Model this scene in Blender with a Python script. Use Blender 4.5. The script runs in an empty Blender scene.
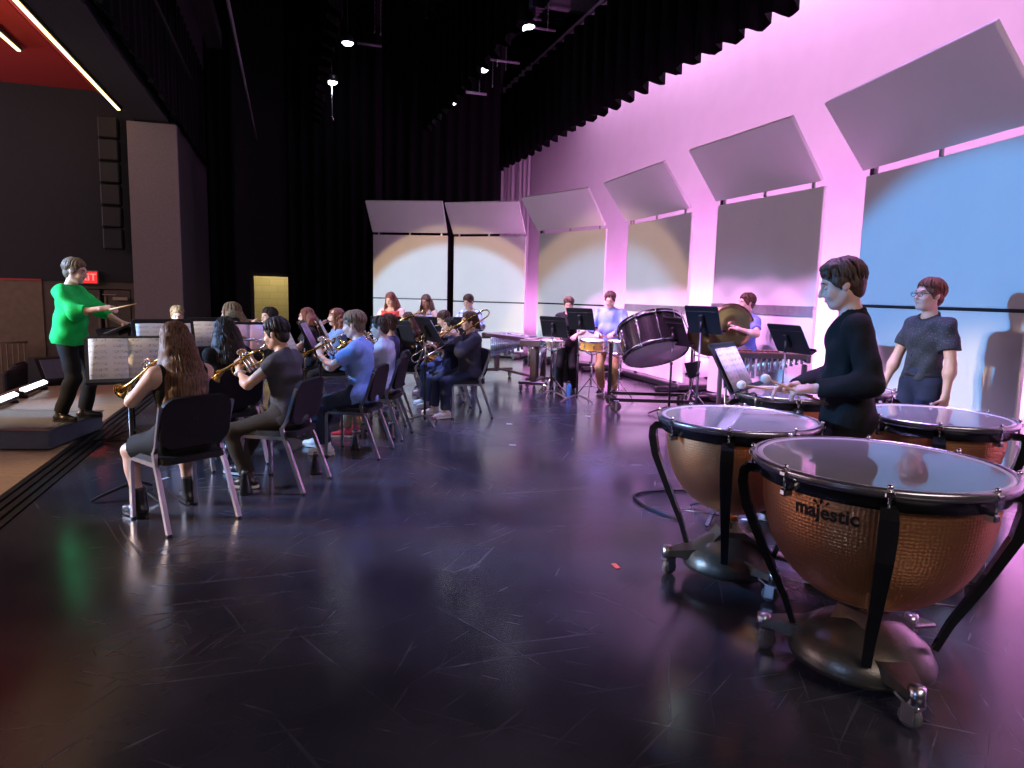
import bpy, bmesh, math, random
import numpy as np
from mathutils import Vector, Matrix, Euler
random.seed(7); np.random.seed(7)
SC = bpy.context.scene
COL = SC.collection
PI = math.pi
# ------------------------------------------------------------------ camera
CAM_H, FOC, TILT, ROLL = 1.53, 690.0, math.atan(90/690.0), .025
cd = bpy.data.cameras.new('camera'); cam = bpy.data.objects.new('camera', cd); COL.objects.link(cam)
_f = Vector((0, math.cos(TILT), -math.sin(TILT))); _u0 = Vector((0, math.sin(TILT), math.cos(TILT))); _r0 = Vector((1, 0, 0))
_r = _r0*math.cos(ROLL)+_u0*math.sin(ROLL); _u = _u0*math.cos(ROLL)-_r0*math.sin(ROLL)
cam.matrix_world = Matrix(((_r.x, _u.x, -_f.x, 0), (_r.y, _u.y, -_f.y, 0), (_r.z, _u.z, -_f.z, CAM_H), (0, 0, 0, 1)))
cd.sensor_fit = 'HORIZONTAL'; cd.sensor_width = 36.0; cd.lens = 36.0*FOC/1024; cd.clip_start = .05; cd.clip_end = 200
SC.camera = cam
# ------------------------------------------------------------------ world, colour management, stage lights
SC.view_settings.view_transform = 'Standard'; SC.view_settings.look = 'None'
SC.view_settings.exposure = 0.16; SC.view_settings.gamma = 1.0; SC.view_settings.use_curve_mapping = False
W = bpy.data.worlds.new('world'); SC.world = W; W.use_nodes = True
W.node_tree.nodes['Background'].inputs[0].default_value = (.35, .3, .5, 1)
W.node_tree.nodes['Background'].inputs[1].default_value = .012
N2 = (.9507, .3101); S2 = (-.3101, .9507)      # upstage and across-stage directions
def P(s, n, z=0.0): return Vector((n*N2[0]+s*S2[0], n*N2[1]+s*S2[1], z))
STAGE_ANG = math.atan2(N2[1], N2[0])
def aim(o, target):
    d = (target-o.location).normalized(); o.rotation_euler = d.to_track_quat('-Z', 'Y').to_euler()
def spot(name, loc, target, col, watts, deg, blend=.3, rad=.06):
    l = bpy.data.lights.new(name, 'SPOT'); l.color = col; l.energy = watts; l.spot_size = math.radians(deg); l.spot_blend = blend
    l.shadow_soft_size = rad; o = bpy.data.objects.new(name, l); COL.objects.link(o); o.location = loc; aim(o, target); return o
def area(name, loc, target, col, watts, sx, sy):
    l = bpy.data.lights.new(name, 'AREA'); l.shape = 'RECTANGLE'; l.size = sx; l.size_y = sy; l.color = col; l.energy = watts
    o = bpy.data.objects.new(name, l); COL.objects.link(o); o.location = loc; aim(o, target); return o
AMB = (1, .66, .34); BLU = (.16, .45, 1.0); PNK = (1.0, .38, .95); VIO = (.72, .36, 1.0)
# front-of-house spots, then added fill lamps
spot('house_spot_amber', P(1.0, -11, 4.1), P(16.6, 3.9, .55), AMB, 6600, 13.8, .10)
spot('house_spot_amber', P(4.0, -11, 4.1), P(12.5, 5.8, -.35), AMB, 4300, 22, .15)
spot('house_spot_blue', P(1.4, -11, 4.1), P(16.6, 3.9, .20), (.30, .64, 1.0), 11500, 13.8, .2)
spot('house_spot_blue', P(5.2, -11, 4.1), P(12.5, 5.8, -.85), (.26, .56, 1.0), 7000, 22, .25)
spot('house_spot_side_blue', P(8.2, -11, 4.1), P(4.5, 6.0, -.15), (.05, .40, 1.0), 9500, 20.5, .22)
spot('house_spot_side_blue', P(6.0, -11, 4.1), P(8.2, 6.0, .2), (.2, .5, 1.0), 1500, 14, .5)
spot('house_spot_side_amber', P(6.4, -11, 4.0), P(4.1, 6.0, -.75), AMB, 4800, 13.5, .3)
for s_ in (7.0, 7.8, 8.6, 9.4, 10.2, 11.0, 11.8, 12.4): spot('upstage_spot_pink', P(s_-.2, 1.6, 6.5), P(s_, 6.0, -1.05), PNK, 1650, 27, .12)
spot('players_warm_fill', P(7.6, -11, 4.1), P(5.6, -.2, .6), (1, .74, .52), 3000, 19, .4)  # added warm fill, offsets the blue on the seated players
area('house_bounce_fill', P(10.5, -9.5, 3.4), P(10, 2, 1.5), (1.0, .74, .88), 330, 10, 1.6)  # added area fill standing in for light bounced from the house
area('near_wing_fill', P(-2.6, 2.0, 4.2), P(5, 2.0, .6), (1.0, .84, .84), 125, 4, 1.5)  # added unseen fill from the camera side
spot('upstage_floor_fill', P(5.0, 4.4, 8.6), P(4.6, 3.2, 0), (.66, .34, 1.0), 2200, 58, .9, .3)  # added violet fill to tint the floor near the timpani
# floor and overhead strips that light the backdrop from behind the shells, and the overhead stage wash
for s_, e_ in ((2.0, 75), (5.0, 130), (8.6, 150), (12.2, 150), (15.8, 105), (19.4, 70), (23, 50)):
    area('cyc_strip', P(s_, 6.75, .15), P(s_, 7.7, 3.4), (1, .33, .92), e_, 3.2, .2)
for s_, e_ in ((2.0, 130), (5.0, 155), (8.6, 145), (12.2, 115), (15.8, 70)):
    area('cyc_top_strip', P(s_, 7.12, 7.6), P(s_, 7.7, 4.6), (1.0, .5, .97), e_, 3.2, .2)
for s_ in (5.5, 10.5): spot('overhead_wash', P(s_, 2.3, 8.3), P(s_-.3, 2.6, 0), (.46, .40, 1.0), 4200, 48, .8, .3)
spot('overhead_front_wash', P(8.0, .0, 8.0), P(8.0, -.3, 0), (.86, .88, 1.0), 420, 56, .8, .3)
spot('house_spot_near_blue', P(-1.0, -9, 4.0), P(.9, -1.2, 0), (.3, .5, 1.0), 800, 24, .7)
area('roof_spill_fill', P(16, 5.2, 8.3), P(16, 5.2, 10), (.8, .5, 1.0), 26, 6, .6)  # added unseen up-light, stands in for spill on the roof steel
# ------------------------------------------------------------------ materials
MATS = {}
def nodes_of(name):
    m = bpy.data.materials.new(name); m.use_nodes = True
    nt = m.node_tree; b = nt.nodes['Principled BSDF']
    return m, nt, b
def pm(name, col, rough=.5, metal=0.0, var=.12, scale=12.0, bump=0.0, bscale=None, stretch=(1, 1, 1), spec=.5, emis=None, estr=0.0, coat=0.0, sheen=0.0, trans=0.0, alpha=1.0):
    """procedural principled material: noise-varied colour and optional bump"""
    if name in MATS: return MATS[name]
    if name.startswith('cloth_') or name == 'chair_black': spec = .2
    m, nt, b = nodes_of(name); L = nt.links
    tc = nt.nodes.new('ShaderNodeTexCoord'); mp = nt.nodes.new('ShaderNodeMapping'); L.new(tc.outputs['Object'], mp.inputs[0])
    mp.inputs['Scale'].default_value = stretch
    nz = nt.nodes.new('ShaderNodeTexNoise'); nz.inputs['Scale'].default_value = scale; nz.inputs['Detail'].default_value = 5
    L.new(mp.outputs[0], nz.inputs['Vector'])
    cr = nt.nodes.new('ShaderNodeValToRGB')
    c0 = [max(0, c*(1-var)) for c in col]; c1 = [min(1, c*(1+var)) for c in col]
    cr.color_ramp.elements[0].position = .3; cr.color_ramp.elements[0].color = (*c0, 1)
    cr.color_ramp.elements[1].position = .7; cr.color_ramp.elements[1].color = (*c1, 1)
    L.new(nz.outputs['Fac'], cr.inputs[0]); L.new(cr.outputs[0], b.inputs['Base Color'])
    b.inputs['Roughness'].default_value = rough; b.inputs['Metallic'].default_value = metal
    b.inputs['Specular IOR Level'].default_value = spec; b.inputs['Coat Weight'].default_value = coat
    b.inputs['Coat Roughness'].default_value = .08; b.inputs['Sheen Weight'].default_value = sheen
    b.inputs['Transmission Weight'].default_value = trans
    if emis: b.inputs['Emission Color'].default_value = (*emis, 1); b.inputs['Emission Strength'].default_value = estr
    if bump:
        n2 = nt.nodes.new('ShaderNodeTexNoise'); n2.inputs['Scale'].default_value = bscale or scale*4; n2.inputs['Detail'].default_value = 4
        L.new(mp.outputs[0], n2.inputs['Vector'])
        bp = nt.nodes.new('ShaderNodeBump'); bp.inputs['Strength'].default_value = bump; bp.inputs['Distance'].default_value = .01
        L.new(n2.outputs['Fac'], bp.inputs['Height']); L.new(bp.outputs[0], b.inputs['Normal'])
    MATS[name] = m; return m
def M_(name): return MATS[name]
def math_node(nt, op, a=None, b=None, c=None):
    n = nt.nodes.new('ShaderNodeMath'); n.operation = op
    for i, v in enumerate((a, b, c)):
        if v is None: continue
        if isinstance(v, (int, float)): n.inputs[i].default_value = v
        else: nt.links.new(v, n.inputs[i])
    return n.outputs[0]
def mixc(nt, fac, a, b):
    n = nt.nodes.new('ShaderNodeMix'); n.data_type = 'RGBA'
    if isinstance(fac, (int, float)): n.inputs[0].default_value = fac
    else: nt.links.new(fac, n.inputs[0])
    for i, v in ((6, a), (7, b)):
        if isinstance(v, tuple): n.inputs[i].default_value = (*v, 1)
        else: nt.links.new(v, n.inputs[i])
    return n.outputs[2]
def mat_floor():
    m, nt, b = nodes_of('black_stage_floor'); L = nt.links
    tc = nt.nodes.new('ShaderNodeTexCoord')
    acc = None
    for i, (rot, sx, sy, th) in enumerate(((.3, .9, 34, .735), (1.35, 1.1, 40, .74), (2.3, .8, 30, .735), (.9, 1.6, 52, .73), (2.8, 2.2, 60, .735))):
        mp = nt.nodes.new('ShaderNodeMapping'); mp.vector_type = 'TEXTURE'; mp.inputs['Rotation'].default_value = (0, 0, rot); mp.inputs['Scale'].default_value = (1/sx, 1/sy, 1); mp.inputs['Location'].default_value = (i*7.3, i*3.1, 0)
        L.new(tc.outputs['Object'], mp.inputs[0])
        # bend the scratch direction a little
        nw = nt.nodes.new('ShaderNodeTexNoise'); nw.inputs['Scale'].default_value = .7; L.new(tc.outputs['Object'], nw.inputs['Vector'])
        va = nt.nodes.new('ShaderNodeVectorMath'); va.operation = 'MULTIPLY_ADD'; va.inputs[1].default_value = (1.5, 5, 0)
        L.new(nw.outputs['Color'], va.inputs[0]); L.new(mp.outputs[0], va.inputs[2])
        nz = nt.nodes.new('ShaderNodeTexNoise'); nz.inputs['Scale'].default_value = 1.0; nz.inputs['Detail'].default_value = 1.5
        L.new(va.outputs[0], nz.inputs['Vector'])
        mr = nt.nodes.new('ShaderNodeMapRange'); mr.inputs[1].default_value = th-.06; mr.inputs[2].default_value = th+.02
        L.new(nz.outputs['Fac'], mr.inputs[0])
        acc = mr.outputs[0] if acc is None else math_node(nt, 'MAXIMUM', acc, mr.outputs[0])
    pn = nt.nodes.new('ShaderNodeTexNoise'); pn.inputs['Scale'].default_value = .9; pn.inputs['Detail'].default_value = 6; L.new(tc.outputs['Object'], pn.inputs['Vector'])
    pr = nt.nodes.new('ShaderNodeMapRange'); pr.inputs[1].default_value = .38; pr.inputs[2].default_value = .68; L.new(pn.outputs['Fac'], pr.inputs[0])
    sm = nt.nodes.new('ShaderNodeTexNoise'); sm.inputs['Scale'].default_value = 45; sm.inputs['Detail'].default_value = 4; L.new(tc.outputs['Object'], sm.inputs['Vector'])
    base = mixc(nt, pr.outputs[0], (.021, .020, .026), (.046, .044, .055))
    scr = math_node(nt, 'MULTIPLY', acc, math_node(nt, 'MULTIPLY_ADD', pr.outputs[0], .45, .12))
    L.new(mixc(nt, scr, base, (.12, .12, .13)), b.inputs['Base Color'])
    rg = math_node(nt, 'MULTIPLY_ADD', pr.outputs[0], .12, .16); rg2 = math_node(nt, 'MULTIPLY_ADD', scr, .3, rg)
    L.new(rg2, b.inputs['Roughness']); b.inputs['Specular IOR Level'].default_value = .6
    bp = nt.nodes.new('ShaderNodeBump'); bp.inputs['Strength'].default_value = .03; bp.inputs['Distance'].default_value = .003
    L.new(sm.outputs['Fac'], bp.inputs['Height']); L.new(bp.outputs[0], b.inputs['Normal'])
    MATS['floor'] = m; return m
def mat_planks():
    m, nt, b = nodes_of('apron_wood'); L = nt.links
    tc = nt.nodes.new('ShaderNodeTexCoord'); mp = nt.nodes.new('ShaderNodeMapping'); mp.inputs['Rotation'].default_value = (0, 0, -STAGE_ANG); mp.inputs['Scale'].default_value = (1.2, 12, 1)
    L.new(tc.outputs['Object'], mp.inputs[0])
    br = nt.nodes.new('ShaderNodeTexBrick'); br.inputs['Scale'].default_value = 1.0; br.inputs['Mortar Size'].default_value = .012
    br.inputs['Color1'].default_value = (.33, .215, .13, 1); br.inputs['Color2'].default_value = (.40, .27, .165, 1); br.inputs['Mortar'].default_value = (.20, .13, .08, 1)
    L.new(mp.outputs[0], br.inputs['Vector'])
    nz = nt.nodes.new('ShaderNodeTexNoise'); nz.inputs['Scale'].default_value = 1.5; nz.inputs['Detail'].default_value = 8; L.new(mp.outputs[0], nz.inputs['Vector'])
    L.new(mixc(nt, math_node(nt, 'MULTIPLY', nz.outputs['Fac'], .5), br.outputs['Color'], (.24, .155, .095)), b.inputs['Base Color'])
    b.inputs['Roughness'].default_value = .5
    MATS['planks'] = m; return m
def mat_copper():
    m, nt, b = nodes_of('hammered_copper'); L = nt.links
    tc = nt.nodes.new('ShaderNodeTexCoord')
    sp = nt.nodes.new('ShaderNodeSeparateXYZ'); L.new(tc.outputs['Object'], sp.inputs[0])
    an = math_node(nt, 'ARCTAN2', sp.outputs[1], sp.outputs[0])
    cb = nt.nodes.new('ShaderNodeCombineXYZ'); L.new(math_node(nt, 'MULTIPLY', an, 26.0), cb.inputs[0]); L.new(math_node(nt, 'MULTIPLY', sp.outputs[2], 75.0), cb.inputs[1])
    vo = nt.nodes.new('ShaderNodeTexVoronoi'); vo.inputs['Scale'].default_value = 1.0; vo.inputs['Randomness'].default_value = .28; L.new(cb.outputs[0], vo.inputs['Vector'])
    nz = nt.nodes.new('ShaderNodeTexNoise'); nz.inputs['Scale'].default_value = 6; L.new(tc.outputs['Object'], nz.inputs['Vector'])
    L.new(mixc(nt, nz.outputs['Fac'], (.80, .35, .15), (.90, .43, .20)), b.inputs['Base Color'])
    b.inputs['Metallic'].default_value = 1.0; b.inputs['Roughness'].default_value = .40
    bp = nt.nodes.new('ShaderNodeBump'); bp.inputs['Strength'].default_value = .36; bp.inputs['Distance'].default_value = .006
    L.new(vo.outputs['Distance'], bp.inputs['Height']); L.new(bp.outputs[0], b.inputs['Normal'])
    MATS['copper'] = m; return m
def mat_sheet():
    m, nt, b = nodes_of('printed_sheet_music'); L = nt.links
    tc = nt.nodes.new('ShaderNodeTexCoord'); sp = nt.nodes.new('ShaderNodeSeparateXYZ'); L.new(tc.outputs['Object'], sp.inputs[0])
    fr = math_node(nt, 'FRACT', math_node(nt, 'MULTIPLY', sp.outputs[2], 24.0))
    staff = math_node(nt, 'LESS_THAN', math_node(nt, 'ABSOLUTE', math_node(nt, 'SUBTRACT', fr, .5)), .24)
    ln = math_node(nt, 'LESS_THAN', math_node(nt, 'FRACT', math_node(nt, 'MULTIPLY', fr, 10.0)), .2)
    nz = nt.nodes.new('ShaderNodeTexNoise'); nz.inputs['Scale'].default_value = 95; nz.inputs['Detail'].default_value = 0; L.new(tc.outputs['Object'], nz.inputs['Vector'])
    nt_ = math_node(nt, 'GREATER_THAN', nz.outputs['Fac'], .62)
    edge = math_node(nt, 'LESS_THAN', math_node(nt, 'ABSOLUTE', math_node(nt, 'SUBTRACT', math_node(nt, 'FRACT', math_node(nt, 'MULTIPLY_ADD', sp.outputs[0], 4.65, .5)), .5)), .42)
    ink = math_node(nt, 'MULTIPLY', math_node(nt, 'MULTIPLY', staff, math_node(nt, 'MAXIMUM', ln, nt_)), edge)
    L.new(mixc(nt, math_node(nt, 'MULTIPLY', ink, .5), (.80, .80, .80), (.05, .05, .06)), b.inputs['Base Color']); b.inputs['Roughness'].default_value = .7
    MATS['sheet'] = m; return m
def mat_block():
    m, nt, b = nodes_of('painted_block_wall'); L = nt.links
    tc = nt.nodes.new('ShaderNodeTexCoord'); mp = nt.nodes.new('ShaderNodeMapping'); mp.inputs['Rotation'].default_value = (PI/2, 0, 0)
    L.new(tc.outputs['Object'], mp.inputs[0])
    br = nt.nodes.new('ShaderNodeTexBrick'); br.inputs['Scale'].default_value = 2.4; br.inputs['Mortar Size'].default_value = .012; br.inputs['Brick Width'].default_value = 1.0; br.inputs['Row Height'].default_value = .48
    br.inputs['Color1'].default_value = (.56, .47, .22, 1); br.inputs['Color2'].default_value = (.60, .50, .25, 1); br.inputs['Mortar'].default_value = (.40, .33, .15, 1)
    L.new(mp.outputs[0], br.inputs['Vector']); L.new(br.outputs['Color'], b.inputs['Base Color']); b.inputs['Roughness'].default_value = .55
    MATS['block'] = m; return m
def mat_pattern(name, kind, c0, c1, sc):
    m, nt, b = nodes_of(name); L = nt.links
    tc = nt.nodes.new('ShaderNodeTexCoord'); sp = nt.nodes.new('ShaderNodeSeparateXYZ'); L.new(tc.outputs['Object'], sp.inputs[0])
    def stripe(ax, f, w): return math_node(nt, 'LESS_THAN', math_node(nt, 'FRACT', math_node(nt, 'MULTIPLY', sp.outputs[ax], f)), w)
    if kind == 'stripes': fac = stripe(2, sc, .5)
    elif kind == 'dots':
        vo = nt.nodes.new('ShaderNodeTexVoronoi'); vo.inputs['Scale'].default_value = sc; L.new(tc.outputs['Object'], vo.inputs['Vector'])
        fac = math_node(nt, 'LESS_THAN', vo.outputs['Distance'], .2)
    elif kind == 'split':   # white yoke above, stripes below
        fac = math_node(nt, 'MULTIPLY', stripe(2, sc, .55), math_node(nt, 'LESS_THAN', sp.outputs[2], 1.16))
    else:
        fac = math_node(nt, 'MULTIPLY', math_node(nt, 'ADD', math_node(nt, 'ADD', stripe(2, sc, .3), stripe(1, sc, .3)), stripe(0, sc, .3)), .45)
    L.new(mixc(nt, fac, c0, c1), b.inputs['Base Color']); b.inputs['Roughness'].default_value = .85
    MATS[name] = m; return m
def mat_hair(name, c0, c1):
    m, nt, b = nodes_of(name); L = nt.links
    tc = nt.nodes.new('ShaderNodeTexCoord'); mp = nt.nodes.new('ShaderNodeMapping'); mp.inputs['Scale'].default_value = (95, 95, 5); L.new(tc.outputs['Object'], mp.inputs[0])
    nz = nt.nodes.new('ShaderNodeTexNoise'); nz.inputs['Scale'].default_value = 1; nz.inputs['Detail'].default_value = 3; L.new(mp.outputs[0], nz.inputs['Vector'])
    cr = nt.nodes.new('ShaderNodeValToRGB'); cr.color_ramp.elements[0].position = .35; cr.color_ramp.elements[0].color = (*c0, 1); cr.color_ramp.elements[1].position = .68; cr.color_ramp.elements[1].color = (*c1, 1)
    L.new(nz.outputs['Fac'], cr.inputs[0]); L.new(cr.outputs[0], b.inputs['Base Color']); b.inputs['Roughness'].default_value = .55; b.inputs['Specular IOR Level'].default_value = .3
    bp = nt.nodes.new('ShaderNodeBump'); bp.inputs['Strength'].default_value = .6; bp.inputs['Distance'].default_value = .006
    L.new(nz.outputs['Fac'], bp.inputs['Height']); L.new(bp.outputs[0], b.inputs['Normal'])
    MATS[name] = m; return m
mat_floor(); mat_planks(); mat_copper(); mat_sheet(); mat_block()
pm('black_wall', (.012, .012, .014), .8, bump=.2)
pm('velour', (.0024, .0023, .0032), .95, bump=.3, scale=30, spec=.12)
pm('brown_wall', (.16, .115, .065), .7, bump=.15)
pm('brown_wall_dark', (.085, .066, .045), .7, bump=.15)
pm('pier_paint', (.19, .16, .15), .75, bump=.12, scale=40)
pm('red_ceiling', (.42, .028, .025), .6, var=.06)
pm('grey_soffit', (.09, .085, .09), .7)
pm('house_floor', (.03, .028, .03), .8)
pm('cyc_cloth', (.80, .79, .80), .9, var=.02, scale=3)
pm('panel_face', (.74, .74, .73), .55, var=.02, scale=2)
pm('panel_back', (.06, .055, .055), .7)
pm('panel_grey', (.40, .40, .41), .35, metal=.6)
pm('black_steel', (.018, .018, .02), .38, metal=.35, bump=.05)
pm('gloss_black', (.010, .010, .011), .22, coat=.3)
pm('stand_black', (.016, .016, .019), .42, metal=.3, bump=.08, scale=60)
pm('chrome', (.78, .78, .80), .16, metal=1, var=.04)
pm('steel', (.52, .52, .55), .3, metal=1, var=.06)
pm('cast_base', (.115, .105, .085), .34, metal=.75, bump=.1, scale=25)
pm('caster_rubber', (.10, .095, .085), .6)
pm('rim_steel', (.42, .40, .42), .26, metal=.9, var=.05)
pm('drum_film', (.27, .265, .275), .045, spec=.7, var=.03, scale=3)
pm('drum_film_edge', (.62, .60, .62), .2, var=.03)
pm('bass_head', (.55, .53, .55), .5, var=.03)
pm('brass', (.80, .52, .16), .2, metal=1, var=.08)
pm('brass_silver', (.82, .80, .76), .16, metal=1, var=.05)
pm('cymbal_bronze', (.17, .135, .07), .33, metal=1, var=.15, scale=4, bump=.1, bscale=40)
pm('maple_shell', (.72, .36, .06), .3, coat=.4, stretch=(1, 1, 8))
pm('rosewood', (.12, .045, .03), .4, var=.3, stretch=(1, 12, 1))
pm('frame_brown', (.06, .045, .04), .5)
pm('tube_silver', (.72, .76, .80), .25, metal=.85)
pm('chair_black', (.009, .0085, .010), .55, bump=.25, scale=90)
pm('podium_carpet', (.19, .185, .165), .95, var=.15, scale=60, bump=.3)
pm('podium_side', (.10, .12, .17), .6)
pm('bulb_white', (1, 1, 1), .4, emis=(.80, .80, 1.0), estr=14)
pm('led_white', (1, 1, 1), .4, emis=(.80, .84, 1.0), estr=5)
pm('led_warm', (1, .9, .6), .4, emis=(1.0, .72, .30), estr=3.4)
pm('exit_red', (.8, .02, .02), .4, emis=(1.0, .02, .025), estr=1.4)
pm('exit_letter', (1, .3, .25), .4, emis=(1.0, .16, .13), estr=1.5)
pm('exit_case', (.35, .27, .2), .5)
pm('wood_light', (.62, .38, .17), .5, stretch=(8, 1, 1))
pm('felt_white', (.78, .74, .66), .95, bump=.3)
pm('paper_blue', (.16, .42, .75), .6)
pm('deck_steel', (.16, .145, .17), .6, metal=.2)
pm('pipe_grey', (.22, .20, .24), .5, metal=.4)
pm('seat_fabric', (.022, .02, .022), .9, bump=.2)
pm('bottle_blue', (.05, .30, .62), .2, coat=.3)
pm('red_plastic', (.55, .02, .05), .4)
pm('case_black', (.012, .012, .014), .5)
pm('ink_black', (.004, .004, .005), .6)
pm('glass_lens', (.85, .88, .9), .05, trans=.9)
pm('tape_white', (.62, .62, .64), .7)
pm('tape_red', (.55, .09, .05), .7)
# people
pm('skin_fair', (.62, .39, .30), .5, var=.05, scale=18)
pm('skin_tan', (.50, .28, .18), .5, var=.05, scale=18)
pm('skin_brown', (.33, .17, .10), .5, var=.05, scale=18)
pm('lip', (.46, .20, .17), .45); pm('eye_white', (.75, .74, .72), .2); pm('iris', (.03, .02, .015), .15)
mat_hair('hair_brown', (.030, .016, .010), (.115, .060, .034)); mat_hair('hair_dark', (.006, .005, .006), (.035, .025, .022))
mat_hair('hair_chestnut', (.040, .020, .011), (.19, .100, .060)); mat_hair('hair_blond', (.15, .10, .055), (.42, .30, .17))
mat_hair('hair_auburn', (.075, .022, .012), (.26, .09, .05)); mat_hair('hair_darkblond', (.085, .055, .033), (.25, .17, .10))
pm('cloth_green', (.010, .52, .10), .75, bump=.3, scale=60, var=.06)
pm('cloth_black', (.011, .0105, .0105), .8, bump=.35, scale=60); pm('cloth_charcoal', (.030, .029, .034), .8, bump=.35, scale=60)
pm('cloth_greytee', (.055, .052, .056), .85, bump=.35, scale=50); pm('cloth_brownpants', (.030, .023, .017), .85, bump=.3)
pm('cloth_blue', (.17, .27, .55), .8, bump=.3, scale=50); pm('cloth_lightblue', (.20, .31, .62), .8, bump=.3, scale=50)
pm('cloth_pale', (.42, .45, .58), .8, bump=.3); pm('cloth_red', (.62, .06, .045), .8, bump=.3); pm('cloth_denim', (.06, .10, .20), .85, bump=.3)
pm('cloth_navy', (.020, .028, .055), .8, bump=.3); pm('cloth_khaki', (.38, .25, .12), .85, bump=.3); pm('cloth_white', (.66, .66, .68), .85, bump=.2)
pm('cloth_cobalt', (.14, .20, .62), .8, bump=.3); pm('cloth_greyshorts', (.26, .30, .36), .85, bump=.3); pm('cloth_purple', (.12, .10, .26), .8, bump=.3)
pm('cloth_jacket', (.040, .042, .060), .75, bump=.4, scale=40)
mat_pattern('cloth_plaid', 'plaid', (.66, .70, .80), (.04, .05, .16), 11.0); mat_pattern('cloth_stripe', 'split', (.62, .60, .62), (.02, .02, .03), 14.0)
mat_pattern('cloth_dots', 'dots', (.022, .028, .038), (.10, .13, .17), 75.0); mat_pattern('cloth_dotted_sleeve', 'stripes', (.55, .52, .58), (.06, .05, .08), 40.0)
pm('shoe_black', (.014, .013, .014), .35); pm('sole_white', (.66, .64, .60), .6); pm('shoe_white', (.62, .60, .62), .5); pm('shoe_red', (.6, .05, .10), .5)
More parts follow.
